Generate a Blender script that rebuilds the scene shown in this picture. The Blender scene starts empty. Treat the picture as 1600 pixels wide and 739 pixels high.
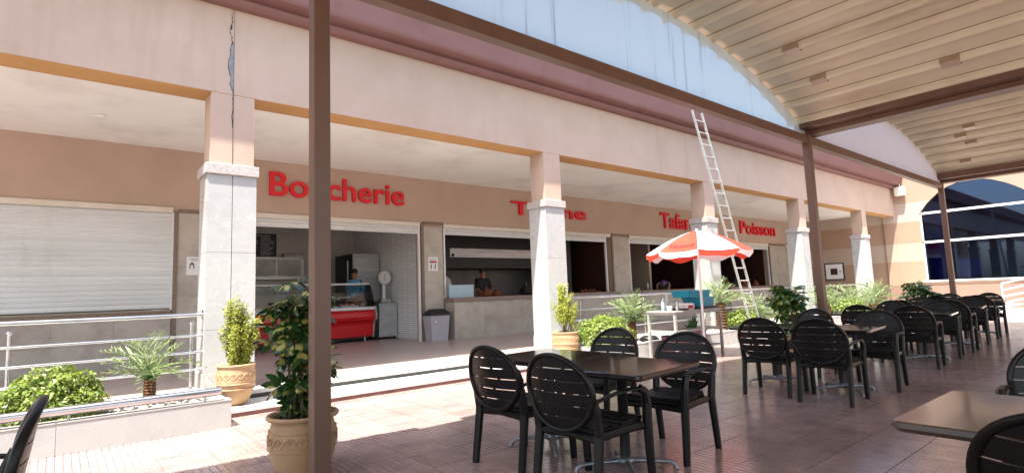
import bpy, bmesh, math, random
from mathutils import Vector, Matrix
R = math.radians
rnd = random.Random(7)
S = bpy.context.scene
COL = S.collection

# ------------------------------------------------------------------ camera
cam_d = bpy.data.cameras.new('camera'); cam = bpy.data.objects.new('camera', cam_d); COL.objects.link(cam)
cam_d.sensor_width = 36; cam_d.lens = 857.47 / 1600 * 36; cam_d.clip_end = 2000; cam_d.clip_start = .05
rt = (0.77347172, -0.63272652, -0.03739858); dn = (0.03780627, 0.10495408, -0.99375818); fw = (0.63270229, 0.76722995, 0.10510004)
cam.matrix_world = Matrix(((rt[0], -dn[0], -fw[0], 0), (rt[1], -dn[1], -fw[1], 0), (rt[2], -dn[2], -fw[2], 1.25), (0, 0, 0, 1)))
S.camera = cam
# ------------------------------------------------------------------ sky and sun
SD = Vector((.38, .205, -1)).normalized()            # direction the sunlight travels
elev = math.asin(-SD.z); az = math.atan2(-SD.x, -SD.y)   # azimuth of the sun from +Y, clockwise
W_ = bpy.data.worlds.new('World'); S.world = W_; W_.use_nodes = True
nt = W_.node_tree; bg = nt.nodes['Background']
sky = nt.nodes.new('ShaderNodeTexSky'); sky.sky_type = 'NISHITA'; sky.sun_disc = False
sky.sun_elevation = elev; sky.sun_rotation = az; sky.air_density = 1.2; sky.dust_density = 2.5
nt.links.new(sky.outputs[0], bg.inputs[0]); bg.inputs[1].default_value = .15
sl = bpy.data.lights.new('sun', 'SUN'); sl.energy = 4.8; sl.angle = R(.53); sl.color = (1, .95, .87)
so = bpy.data.objects.new('sun', sl); COL.objects.link(so); so.location = (0, 0, 30)
so.rotation_euler = SD.to_track_quat('-Z', 'Y').to_euler()
S.view_settings.view_transform = 'Standard'; S.view_settings.look = 'None'
S.view_settings.exposure = 1.85; S.view_settings.gamma = 1; S.view_settings.use_curve_mapping = False
S.render.engine = 'CYCLES'
S.cycles.max_bounces = 10; S.cycles.diffuse_bounces = 5; S.cycles.transparent_max_bounces = 12
S.cycles.use_denoising = True

# ------------------------------------------------------------------ materials
def lin(h):
    h = h.lstrip('#'); o = []
    for i in (0, 2, 4):
        c = int(h[i:i + 2], 16) / 255; o.append(c / 12.92 if c <= .04045 else ((c + .055) / 1.055) ** 2.4)
    return tuple(o)
def N(t, typ, **k):
    n = t.nodes.new(typ)
    for a, v in k.items():
        if a[0] == '_': n.inputs[int(a[1:])].default_value = v
        else: setattr(n, a, v)
    return n
def mat(name, c1, c2=None, scale=4, rough=.6, metal=0, bump=0, bscale=60, detail=6, coord='pos', spec=.5, stretch=(1, 1, 1),
        speck=None, vein=None, rand=0, coat=0, trans=0, alpha=None, rvar=.08, emit=None, dirt=None, blend=(.35, .65)):
    m = bpy.data.materials.new(name); m.use_nodes = True; t = m.node_tree; L = t.links.new
    b = t.nodes['Principled BSDF']
    c1 = lin(c1) if isinstance(c1, str) else c1; c2 = c1 if c2 is None else (lin(c2) if isinstance(c2, str) else c2)
    if coord == 'pos': src = N(t, 'ShaderNodeNewGeometry').outputs['Position']
    else: src = N(t, 'ShaderNodeTexCoord').outputs['Object']
    mp = N(t, 'ShaderNodeMapping'); mp.inputs['Scale'].default_value = stretch; L(src, mp.inputs[0]); src = mp.outputs[0]
    nz = N(t, 'ShaderNodeTexNoise'); nz.inputs['Scale'].default_value = scale; nz.inputs['Detail'].default_value = detail; nz.inputs['Roughness'].default_value = .6
    L(src, nz.inputs['Vector'])
    mr = N(t, 'ShaderNodeMapRange'); mr.inputs[1].default_value = blend[0]; mr.inputs[2].default_value = blend[1]; L(nz.outputs[0], mr.inputs[0])
    mx = N(t, 'ShaderNodeMix', data_type='RGBA'); mx.inputs[6].default_value = (*c1, 1); mx.inputs[7].default_value = (*c2, 1)
    L(mr.outputs[0], mx.inputs[0]); out = mx.outputs[2]
    def over(fac, col):
        nonlocal out
        q = N(t, 'ShaderNodeMix', data_type='RGBA'); q.inputs[7].default_value = (*(lin(col) if isinstance(col, str) else col), 1)
        L(fac, q.inputs[0]); L(out, q.inputs[6]); out = q.outputs[2]
    if speck:                                       # (scale, colour, threshold)
        v = N(t, 'ShaderNodeTexNoise'); v.inputs['Scale'].default_value = speck[0]; v.inputs['Detail'].default_value = 2; L(src, v.inputs['Vector'])
        r = N(t, 'ShaderNodeMapRange'); r.inputs[1].default_value = speck[2]; r.inputs[2].default_value = speck[2] + .06; L(v.outputs[0], r.inputs[0]); over(r.outputs[0], speck[1])
    if vein:                                        # (scale, colour, width, strength)
        v = N(t, 'ShaderNodeTexNoise'); v.inputs['Scale'].default_value = vein[0]; v.inputs['Detail'].default_value = 5; v.inputs['Distortion'].default_value = 1.3; L(src, v.inputs['Vector'])
        a = N(t, 'ShaderNodeMath', operation='SUBTRACT', _1=.5); L(v.outputs[0], a.inputs[0])
        a2 = N(t, 'ShaderNodeMath', operation='ABSOLUTE'); L(a.outputs[0], a2.inputs[0])
        r = N(t, 'ShaderNodeMapRange'); r.inputs[1].default_value = 0; r.inputs[2].default_value = vein[2]; r.inputs[3].default_value = vein[3]; r.inputs[4].default_value = 0; L(a2.outputs[0], r.inputs[0]); over(r.outputs[0], vein[1])
    if dirt:                                        # (scale, colour, lo, hi, stretch)
        g2 = N(t, 'ShaderNodeNewGeometry'); m2 = N(t, 'ShaderNodeMapping'); m2.inputs['Scale'].default_value = dirt[4]; L(g2.outputs['Position'], m2.inputs[0])
        v = N(t, 'ShaderNodeTexNoise'); v.inputs['Scale'].default_value = dirt[0]; v.inputs['Detail'].default_value = 7; v.inputs['Roughness'].default_value = .65; L(m2.outputs[0], v.inputs['Vector'])
        r = N(t, 'ShaderNodeMapRange'); r.inputs[1].default_value = dirt[2]; r.inputs[2].default_value = dirt[3]; L(v.outputs[0], r.inputs[0]); over(r.outputs[0], dirt[1])
    if rand:
        oi = N(t, 'ShaderNodeObjectInfo'); r = N(t, 'ShaderNodeMapRange'); r.inputs[3].default_value = 1 - rand; r.inputs[4].default_value = 1 + rand; L(oi.outputs['Random'], r.inputs[0])
        h = N(t, 'ShaderNodeHueSaturation'); L(r.outputs[0], h.inputs['Value']); L(out, h.inputs['Color']); out = h.outputs[0]
    L(out, b.inputs['Base Color'])
    b.inputs['Metallic'].default_value = metal; b.inputs['Specular IOR Level'].default_value = spec
    if rvar:
        r = N(t, 'ShaderNodeMapRange'); r.inputs[3].default_value = max(.02, rough - rvar); r.inputs[4].default_value = min(1, rough + rvar); L(nz.outputs[0], r.inputs[0]); L(r.outputs[0], b.inputs['Roughness'])
    else: b.inputs['Roughness'].default_value = rough
    if coat: b.inputs['Coat Weight'].default_value = coat; b.inputs['Coat Roughness'].default_value = .08
    if trans: b.inputs['Transmission Weight'].default_value = trans
    if alpha is not None: b.inputs['Alpha'].default_value = alpha
    if emit: b.inputs['Emission Color'].default_value = (*lin(emit[0]), 1); b.inputs['Emission Strength'].default_value = emit[1]
    if bump:
        v = N(t, 'ShaderNodeTexNoise'); v.inputs['Scale'].default_value = bscale; v.inputs['Detail'].default_value = 4; L(src, v.inputs['Vector'])
        bp = N(t, 'ShaderNodeBump'); bp.inputs['Strength'].default_value = bump; bp.inputs['Distance'].default_value = .01; L(v.outputs[0], bp.inputs['Height']); L(bp.outputs[0], b.inputs['Normal'])
    return m
def leafmat(name, c1, c2, rough=.45, tr=.35, rand=.15, scale=8, edge=None):
    m = mat(name, c1, c2, scale=scale, rough=rough, rand=rand, rvar=.05)
    t = m.node_tree; b = t.nodes['Principled BSDF']; o = t.nodes['Material Output']
    src = b.inputs['Base Color'].links[0].from_socket
    if edge:                                        # variegation along the leaf: generated from UV-like object x/y of the leaf
        tc = N(t, 'ShaderNodeTexCoord'); n = N(t, 'ShaderNodeTexNoise'); n.inputs['Scale'].default_value = 11; n.inputs['Detail'].default_value = 0; t.links.new(tc.outputs['Object'], n.inputs['Vector'])
        r = N(t, 'ShaderNodeMapRange'); r.inputs[1].default_value = edge[1]; r.inputs[2].default_value = edge[1] + .05; t.links.new(n.outputs[0], r.inputs[0])
        q = N(t, 'ShaderNodeMix', data_type='RGBA'); q.inputs[7].default_value = (*lin(edge[0]), 1); t.links.new(r.outputs[0], q.inputs[0]); t.links.new(src, q.inputs[6]); src = q.outputs[2]; t.links.new(src, b.inputs['Base Color'])
    tl = N(t, 'ShaderNodeBsdfTranslucent'); t.links.new(src, tl.inputs[0]); ms = N(t, 'ShaderNodeMixShader', _0=tr)
    t.links.new(b.outputs[0], ms.inputs[1]); t.links.new(tl.outputs[0], ms.inputs[2]); t.links.new(ms.outputs[0], o.inputs[0])
    return m
def glassmat(name, tint, mix=.85, rough=.02, gcol='#ffffff'):
    m = bpy.data.materials.new(name); m.use_nodes = True; t = m.node_tree; t.nodes.clear(); L = t.links.new
    o = N(t, 'ShaderNodeOutputMaterial'); tr = N(t, 'ShaderNodeBsdfTransparent'); tr.inputs[0].default_value = (*lin(tint), 1)
    g = N(t, 'ShaderNodeBsdfGlossy'); g.inputs['Roughness'].default_value = rough; g.inputs['Color'].default_value = (*lin(gcol), 1)
    fr = N(t, 'ShaderNodeFresnel', _0=1.5); ad = N(t, 'ShaderNodeMath', operation='MULTIPLY_ADD', _1=1.0, _2=1 - mix); L(fr.outputs[0], ad.inputs[0])
    nz = N(t, 'ShaderNodeTexNoise'); nz.inputs['Scale'].default_value = 1.5
    bp = N(t, 'ShaderNodeBump'); bp.inputs['Strength'].default_value = .04; L(nz.outputs[0], bp.inputs['Height']); L(bp.outputs[0], g.inputs['Normal'])
    ms = N(t, 'ShaderNodeMixShader'); L(ad.outputs[0], ms.inputs[0]); L(tr.outputs[0], ms.inputs[1]); L(g.outputs[0], ms.inputs[2]); L(ms.outputs[0], o.inputs[0])
    return m
def sheetmat(name, col, transp, dirt):
    """weathered translucent plastic sheet: part clear, part milky, with run-down dirt"""
    m = mat(name, col, col, scale=2, rough=.35, rvar=0, dirt=(5, dirt, .58, .78, (4.5, 1, .07)))
    t = m.node_tree; b = t.nodes['Principled BSDF']; o = t.nodes['Material Output']; L = t.links.new
    src = b.inputs['Base Color'].links[0].from_socket
    tl = N(t, 'ShaderNodeBsdfTranslucent'); L(src, tl.inputs[0]); m1 = N(t, 'ShaderNodeMixShader', _0=.6); L(b.outputs[0], m1.inputs[1]); L(tl.outputs[0], m1.inputs[2])
    tr = N(t, 'ShaderNodeBsdfTransparent'); L(src, tr.inputs[0]); m2 = N(t, 'ShaderNodeMixShader', _0=transp); L(m1.outputs[0], m2.inputs[1]); L(tr.outputs[0], m2.inputs[2]); L(m2.outputs[0], o.inputs[0])
    return m
def bandmat(name, bands, cols):
    """stucco painted in level bands of two tones"""
    m = mat(name, '#ffffff', rough=.85, bump=.15, bscale=90); t = m.node_tree; b = t.nodes['Principled BSDF']; L = t.links.new
    g = N(t, 'ShaderNodeNewGeometry'); s = N(t, 'ShaderNodeSeparateXYZ'); L(g.outputs['Position'], s.inputs[0])
    mr = N(t, 'ShaderNodeMapRange'); mr.inputs[2].default_value = 10; L(s.outputs[2], mr.inputs[0])
    cr = N(t, 'ShaderNodeValToRGB'); cr.color_ramp.interpolation = 'CONSTANT'; e = cr.color_ramp.elements
    e[0].position = 0; e[0].color = (*lin(cols[0]), 1); e[1].position = bands[0] / 10; e[1].color = (*lin(cols[1]), 1)
    for z, c in zip(bands[1:], cols[2:]): q = e.new(z / 10); q.color = (*lin(c), 1)
    L(mr.outputs[0], cr.inputs[0])
    n = N(t, 'ShaderNodeTexNoise'); n.inputs['Scale'].default_value = 1.3; n.inputs['Detail'].default_value = 7; L(g.outputs['Position'], n.inputs['Vector'])
    r = N(t, 'ShaderNodeMapRange'); r.inputs[3].default_value = .9; r.inputs[4].default_value = 1.08; L(n.outputs[0], r.inputs[0])
    h = N(t, 'ShaderNodeHueSaturation'); L(r.outputs[0], h.inputs['Value']); L(cr.outputs[0], h.inputs['Color']); L(h.outputs[0], b.inputs['Base Color'])
    return m
def mosaicmat(name, c1, c2, mort, w, hh, axis):
    """small wall mosaic, too fine to pick apart"""
    m = mat(name, c1, rough=.25); t = m.node_tree; b = t.nodes['Principled BSDF']; L = t.links.new
    g = N(t, 'ShaderNodeNewGeometry'); s = N(t, 'ShaderNodeSeparateXYZ'); L(g.outputs['Position'], s.inputs[0]); c = N(t, 'ShaderNodeCombineXYZ'); L(s.outputs[axis], c.inputs[0]); L(s.outputs[2], c.inputs[1])
    br = N(t, 'ShaderNodeTexBrick'); br.offset = 0; L(c.outputs[0], br.inputs['Vector'])
    for k, v in (('Color1', (*lin(c1), 1)), ('Color2', (*lin(c2), 1)), ('Mortar', (*lin(mort), 1)), ('Scale', 1), ('Mortar Size', .005), ('Brick Width', w), ('Row Height', hh)): br.inputs[k].default_value = v
    L(br.outputs[0], b.inputs['Base Color']); bp = N(t, 'ShaderNodeBump'); bp.inputs['Strength'].default_value = .5; bp.inputs['Distance'].default_value = .004; bp.invert = True; L(br.outputs['Fac'], bp.inputs['Height']); L(bp.outputs[0], b.inputs['Normal'])
    return m

M = {}
M['stucco'] = mat('stucco', '#ad9785', '#b59f8e', scale=1.1, rough=.88, bump=.25, bscale=45, dirt=(1.6, '#957f6a', .55, 1.0, (1.1, 1, .16)))
M['stucco_in'] = mat('stucco_in', '#ac9786', '#b5a08f', scale=.9, rough=.85, bump=.15, bscale=70, dirt=(1.2, '#b79c8c', .6, .8, (1, 1, .8)))
M['soffit'] = mat('soffit', '#bd935f', '#b58b57', scale=1.5, rough=.8, bump=.1)
M['maroon'] = mat('maroon', '#6f4c4a', '#775452', scale=1.2, rough=.6, bump=.08, dirt=(2, '#64413f', .58, .8, (1, 1, .4)))
M['ceiling'] = mat('ceiling', '#f3f4f0', '#eeeeea', scale=.8, rough=.8, dirt=(.7, '#cfcbc5', .5, .85, (1, 1, 1)))
M['marble'] = mat('marble', '#a2a2a0', '#adadab', scale=2.2, rough=.28, vein=(1.3, '#c9c8c5', .006, .5), dirt=(2.2, '#999996', .5, .8, (1, 1, 1)), coord='pos', rand=.03)
M['marble_tan'] = mat('marble_tan', '#a39a8d', '#b1a89c', scale=2.4, rough=.3, vein=(1.6, '#bdb2a8', .01, .5), dirt=(1.7, '#8a7e73', .5, .8, (1, 1, 1)), rand=.07)
M['marble_floor'] = mat('marble_floor', '#c6c4bd', '#d0cec8', scale=6, rough=.45, speck=(60, '#a09d95', .6), bump=.05)
M['granite'] = mat('granite', '#b8b2ad', '#a39c97', scale=30, rough=.45, speck=(95, '#5c5452', .57), bump=.05)
M['granite_br'] = mat('granite_br', '#8d7a6c', '#7b695d', scale=30, rough=.35, speck=(90, '#4c403a', .57))
M['granite_edge'] = mat('granite_edge', '#83705f', '#6f5d4f', scale=25, rough=.4, speck=(80, '#4a3d35', .58))
M['red_riser'] = mat('red_riser', '#86605a', '#74524d', scale=9, rough=.7, bump=.2)
M['tile'] = mat('tile', '#a48b84', '#917a74', scale=5, rough=.17, speck=(150, '#bda6a2', .63), bump=.05, bscale=200, rand=.13, rvar=.08, coat=.1, dirt=(1.1, '#70605b', .52, .8, (1, 1, 1)))
M['groove'] = mat('groove', '#a3918d', '#8a7674', scale=7, rough=.8)
M['tile_bed'] = mat('tile_bed', '#5f4d4a', '#6b5753', scale=5, rough=.8)
M['arc_tile'] = mat('arc_tile', '#a6978d', '#ae9f95', scale=3, rough=.32, speck=(110, '#97796f', .62), rand=.05)
M['ground'] = mat('ground', '#9a8278', '#8d766d', scale=.6, rough=.85, bump=.2)
M['brown'] = mat('brown', '#64493a', '#6d5242', scale=2.5, rough=.42, bump=.05, bscale=30, dirt=(2.4, '#7a5f52', .57, .85, (1, 1, .6)), stretch=(1, 1, .4))
M['roof'] = mat('roof', '#d3ccb1', '#dad3bb', scale=1.2, rough=.33, bump=.03, bscale=25, dirt=(1.6, '#a38d70', .55, .85, (1, .25, 1)), rand=.02)
M['rib_shade'] = mat('rib_shade', '#5a4a3a', '#66554a', scale=6, rough=.8)  # dark brown that paints the shadow line along the roof ribs
M['lampbox'] = mat('lampbox', '#a8967c', '#9f8d74', scale=8, rough=.5)
M['lampglass'] = mat('lampglass', '#c9bdae', '#b3a390', scale=40, rough=.25)
M['sheet'] = sheetmat('sheet', '#e8f2f3', .47, '#a0aeb6')
M['sheet2'] = sheetmat('sheet2', '#f0f0f2', .13, '#d3d3da')
M['shutter'] = mat('shutter', '#c6c8c6', '#cfd1cf', scale=2, rough=.42, stretch=(.3, 1, 1), rand=.045, dirt=(1.8, '#aeb0ab', .55, .85, (1, 1, .4)))
M['white'] = mat('white', '#dedede', '#d2d2d0', scale=5, rough=.4)
M['cream'] = mat('cream', '#d3cdc0', '#c8c1b2', scale=5, rough=.5)
M['chrome'] = mat('chrome', '#c6c8ca', '#b3b5b8', scale=14, rough=.22, metal=1, stretch=(.3, 1, 1))
M['steel'] = mat('steel', '#c4c5c6', '#adafb2', scale=3, rough=.38, metal=.55, stretch=(1, 1, 5))
M['steel_dull'] = mat('steel_dull', '#b3b2ae', '#9e9d99', scale=6, rough=.5, metal=.4)
M['alu'] = mat('alu', '#c2c2bf', '#acaba6', scale=9, rough=.4, metal=.6, dirt=(4, '#a08d78', .6, .8, (1, 1, 1)))
M['plastic'] = mat('plastic', '#0e0b0a', '#15110f', scale=6, rough=.38, bump=.03, bscale=200, coord='obj', spec=.28, rand=.3)
M['tabletop'] = mat('tabletop', '#221b18', '#2f2622', scale=7, rough=.12, coord='obj', stretch=(.35, 4, 1), spec=.6, rvar=.04, coat=.3)
M['tabletop2'] = mat('tabletop2', '#41332c', '#4f3f36', scale=7, rough=.22, coord='obj', stretch=(4, .35, 1), spec=.8, rvar=.05, coat=.35)
M['blackmetal'] = mat('blackmetal', '#141312', '#1c1a19', scale=5, rough=.45)
M['footalu'] = mat('footalu', '#8c8f91', '#777a7c', scale=12, rough=.42, metal=.8)
M['terracotta'] = mat('terracotta', '#b0916f', '#a2825f', scale=4, rough=.75, bump=.15, bscale=60, dirt=(3, '#c2a07d', .55, .8, (1, 1, 1)), coord='obj')
M['terracotta_lt'] = mat('terracotta_lt', '#b89d7e', '#a98b6a', scale=5, rough=.75, bump=.15, bscale=60, coord='obj')
M['soil'] = mat('soil', '#4a3a2d', '#382b21', scale=30, rough=.95, bump=.6, bscale=80)
M['pebble'] = mat('pebble', '#c9c5bd', '#aaa59b', scale=22, rough=.6)
M['bark'] = mat('bark', '#6d4a30', '#4c3220', scale=25, rough=.9, bump=.8, bscale=50, coord='obj')
M['stem'] = mat('stem', '#6e5f49', '#554834', scale=20, rough=.85)
M['red'] = mat('red', '#c8101a', '#bd0f18', scale=3, rough=.32, coat=.2)
M['letter'] = mat('letter', '#d60f22', '#cc0e20', scale=5, rough=.45)
M['mosaic_b'] = mosaicmat('mosaic_b', '#e6e3dc', '#dbd7cf', '#a19c93', .055, .055, 0)
M['mosaic_s'] = mosaicmat('mosaic_s', '#e8e8e6', '#dededd', '#a5a6a9', .30, .055, 1)
M['menu'] = mat('menu', '#2b2d33', '#363a42', scale=9, rough=.5)
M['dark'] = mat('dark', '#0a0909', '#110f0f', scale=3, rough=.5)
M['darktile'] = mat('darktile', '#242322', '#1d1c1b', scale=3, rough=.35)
M['greytile'] = mat('greytile', '#4c4b4a', '#3f3e3d', scale=2, rough=.35, metal=.3, stretch=(2, 1, .5))
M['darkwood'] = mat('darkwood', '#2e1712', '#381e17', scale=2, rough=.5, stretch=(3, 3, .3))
M['skin'] = mat('skin', '#a8714f', '#9b6546', scale=20, rough=.55)
M['blueshirt'] = mat('blueshirt', '#62acd2', '#56a0c8', scale=14, rough=.85, bump=.3, bscale=12)
M['blackshirt'] = mat('blackshirt', '#151416', '#1d1c1f', scale=9, rough=.8)
M['greyshirt'] = mat('greyshirt', '#6d6b74', '#5c5a63', scale=9, rough=.8)
M['trouser'] = mat('trouser', '#22252c', '#1b1d23', scale=9, rough=.85)
M['hair'] = mat('hair', '#0f0c0a', '#1a1411', scale=60, rough=.6)
M['cap'] = mat('cap', '#5c3f8f', '#6a4c9c', scale=12, rough=.7)
M['meat'] = mat('meat', '#a8392f', '#d6a598', scale=16, rough=.4)
M['meat2'] = mat('meat2', '#8e2b25', '#b8544a', scale=20, rough=.4)
M['clay'] = mat('clay', '#7e3f22', '#5e2c18', scale=9, rough=.5)
M['teal'] = mat('teal', '#0a86a3', '#0e91ae', scale=4, rough=.4)
M['pinkpot'] = mat('pinkpot', '#b2708c', '#a9668a', scale=3, rough=.55)
M['mauve'] = mat('mauve', '#8d5263', '#7f4858', scale=3, rough=.55)
M['concrete'] = mat('concrete', '#b9b4ad', '#a8a39b', scale=10, rough=.85, bump=.3)
M['binbody'] = mat('binbody', '#aba6ab', '#a09ba1', scale=4, rough=.5)
M['umb_red'] = leafmat('umb_red', '#dd4a34', '#d6432f', rough=.7, tr=.35, rand=0, scale=3)
M['umb_white'] = leafmat('umb_white', '#e3e3e6', '#dadadd', rough=.7, tr=.35, rand=0, scale=3)
M['umb_pale'] = leafmat('umb_pale', '#e9b79c', '#e6a98c', rough=.7, tr=.3, rand=0, scale=3)
M['ink'] = mat('ink', '#1b1415', rough=.6)
M['paper'] = mat('paper', '#dcdad8', rough=.6)
M['paperblue'] = mat('paperblue', '#2f7f9b', rough=.6)
M['paperred'] = mat('paperred', '#a8232e', rough=.6)
M['frost'] = mat('frost', '#a9c4cf', '#b4ccd5', scale=3, rough=.3, alpha=.8)
M['caseglass'] = glassmat('caseglass', '#eef3f2', .97)
M['winglass'] = glassmat('winglass', '#5675b8', .94, gcol='#a4bee4')
M['curtain'] = mat('curtain', '#1c6cf0', '#2a7cff', scale=6, rough=.7, stretch=(1, 1, .15))
M['bluepic'] = mat('bluepic', '#1274d6', '#3aa3ea', scale=7, rough=.4)
M['bluewall'] = mat('bluewall', '#15233f', '#1b2c4c', scale=2, rough=.6)
M['band'] = bandmat('band', (1.0, 2.0, 2.79, 3.75, 4.55), ('#84695b', '#997e69', '#a59382', '#997e69', '#a8988b', '#9a806d'))
M['filler'] = mat('filler', '#70757a', '#868a8d', scale=18, rough=.8, bump=.5, bscale=60)
M['bush'] = leafmat('bush', '#94a142', '#4f6d28', rough=.45, tr=.3, scale=26)
M['thuja'] = leafmat('thuja', '#a8a83e', '#6e7f2b', rough=.55, tr=.3, scale=24)
M['palm'] = leafmat('palm', '#95a070', '#788f5b', rough=.45, tr=.25)
M['palm_core'] = leafmat('palm_core', '#3f7a35', '#4f8a3c', rough=.45, tr=.25)
M['sche'] = leafmat('sche', '#1e3a1c', '#2f5426', rough=.28, tr=.2, edge=('#a8a352', .585))
M['sche2'] = leafmat('sche2', '#2a4c20', '#41682c', rough=.3, tr=.25, edge=('#8f9a45', .62))
M['agave'] = leafmat('agave', '#4f7a48', '#3f6b3c', rough=.4, tr=.1)

# ------------------------------------------------------------------ mesh helpers
class MB:
    def __init__(s): s.v = []; s.f = []; s.m = []; s.sm = []
    def add(s, vs, fs, mi=0, smooth=False):
        o = len(s.v); s.v += [tuple(v) for v in vs]; s.f += [tuple(i + o for i in f) for f in fs]; s.m += [mi] * len(fs); s.sm += [smooth] * len(fs); return s
    def box(s, x0, x1, y0, y1, z0, z1, mi=0, c=0):
        if x0 > x1: x0, x1 = x1, x0
        if y0 > y1: y0, y1 = y1, y0
        if z0 > z1: z0, z1 = z1, z0
        if not c:
            return s.add([(x, y, z) for z in (z0, z1) for y in (y0, y1) for x in (x0, x1)],
                         [(0, 2, 3, 1), (4, 5, 7, 6), (0, 1, 5, 4), (2, 6, 7, 3), (0, 4, 6, 2), (1, 3, 7, 5)], mi)
        bm = bmesh.new(); bmesh.ops.create_cube(bm, size=1)
        for v in bm.verts: v.co = ((x0 + x1) / 2 + v.co.x * (x1 - x0), (y0 + y1) / 2 + v.co.y * (y1 - y0), (z0 + z1) / 2 + v.co.z * (z1 - z0))
        bmesh.ops.bevel(bm, geom=bm.edges[:], offset=c, segments=1, affect='EDGES', profile=.5)
        bm.verts.index_update(); s.add([v.co for v in bm.verts], [[v.index for v in f.verts] for f in bm.faces], mi); bm.free(); return s
    def tube(s, pts, r, n=8, mi=0, cap=True, sq=False):
        pts = [Vector(p) for p in pts]; k = len(pts); rs = r if isinstance(r, (list, tuple)) else [r] * k
        vs = []; up = None
        for i, p in enumerate(pts):
            d = (pts[min(i + 1, k - 1)] - pts[max(i - 1, 0)]).normalized()
            if up is None:
                up = Vector((0, 0, 1)) if abs(d.z) < .9 else Vector((0, 1, 0))
            a = (up - d * up.dot(d)).normalized(); up = a; b = d.cross(a)
            for j in range(n):
                t = 2 * math.pi * (j + (.5 if sq else 0)) / n; rr = rs[i]
                q = rr if not isinstance(rr, tuple) else None
                if q is None: vs.append(p + a * math.cos(t) * rr[0] + b * math.sin(t) * rr[1])
                else: vs.append(p + a * math.cos(t) * q + b * math.sin(t) * q)
        fs = [(i * n + j, i * n + (j + 1) % n, (i + 1) * n + (j + 1) % n, (i + 1) * n + j) for i in range(k - 1) for j in range(n)]
        s.add(vs, fs, mi, not sq)
        if cap: s.add([vs[j] for j in range(n)], [tuple(range(n))[::-1]], mi); s.add([vs[-n + j] for j in range(n)], [tuple(range(n))], mi)
        return s
    def lathe(s, prof, c=(0, 0, 0), n=24, mi=0, smooth=True):
        vs = [(c[0] + r * math.cos(2 * math.pi * j / n), c[1] + r * math.sin(2 * math.pi * j / n), c[2] + z) for r, z in prof for j in range(n)]
        k = len(prof); fs = [(i * n + j, i * n + (j + 1) % n, (i + 1) * n + (j + 1) % n, (i + 1) * n + j) for i in range(k - 1) for j in range(n)]
        return s.add(vs, fs, mi, smooth)
    def prism(s, poly, a0, a1, axis='x', mi=0):
        """poly of 2-D points extruded along an axis; x: poly=(y,z), y: poly=(x,z), z: poly=(x,y)"""
        def P(p, a): return (a, p[0], p[1]) if axis == 'x' else ((p[0], a, p[1]) if axis == 'y' else (p[0], p[1], a))
        n = len(poly); vs = [P(p, a0) for p in poly] + [P(p, a1) for p in poly]
        fs = [(i, (i + 1) % n, n + (i + 1) % n, n + i) for i in range(n)] + [tuple(range(n))[::-1], tuple(range(n, 2 * n))]
        return s.add(vs, fs, mi)
    def quad(s, a, b, c, d, mi=0): return s.add([a, b, c, d], [(0, 1, 2, 3)], mi)
    def mesh(s, name, mats, fix=True):
        me = bpy.data.meshes.new(name); me.from_pydata(s.v, [], s.f)
        for m in (mats if isinstance(mats, (list, tuple)) else [mats]): me.materials.append(M[m] if isinstance(m, str) else m)
        me.polygons.foreach_set('material_index', s.m); me.polygons.foreach_set('use_smooth', s.sm); me.update()
        if fix and len(s.f) < 20000:
            bm = bmesh.new(); bm.from_mesh(me); bmesh.ops.recalc_face_normals(bm, faces=bm.faces[:]); bm.to_mesh(me); bm.free()
        return me
    def build(s, name, mats, parent=None, world=False, fix=True):
        if world and parent is not None:
            o = parent.matrix_world_loc if hasattr(parent, 'matrix_world_loc') else abs_loc(parent)
            s.v = [(v[0] - o[0], v[1] - o[1], v[2] - o[2]) for v in s.v]
        return link(name, s.mesh(name, mats, fix), parent)
def abs_loc(o):
    l = Vector(o.location)
    while o.parent: o = o.parent; l += o.location
    return l
def link(name, me, parent=None, loc=None, rot=None, sc=None):
    ob = bpy.data.objects.new(name, me); COL.objects.link(ob)
    if parent is not None: ob.parent = parent
    if loc is not None: ob.location = loc
    if rot is not None: ob.rotation_euler = rot
    if sc is not None: ob.scale = sc
    return ob
def tag(o, label=None, cat=None, group=None, kind=None):
    if label: o['label'] = label
    if cat: o['category'] = cat
    if group: o['group'] = group
    if kind: o['kind'] = kind
    return o
def thing(name, label, cat, loc=(0, 0, 0), rz=0, group=None):
    o = bpy.data.objects.new(name, None); COL.objects.link(o); o.location = loc; o.rotation_euler = (0, 0, rz); o.empty_display_size = .1
    return tag(o, label, cat, group)
def dup(o, parent=None):
    c = o.copy(); COL.objects.link(c)
    if parent is not None: c.parent = parent
    for ch in o.children: dup(ch, c)
    return c
def place_copy(src, label, loc, rz, group=None, sc=None):
    c = dup(src); c.location = loc; c.rotation_euler = (0, 0, rz)
    if sc: c.scale = sc
    tag(c, label, None, group); return c
def struct(name, mb, mats): return tag(mb.build(name, mats), kind='structure')

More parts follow.
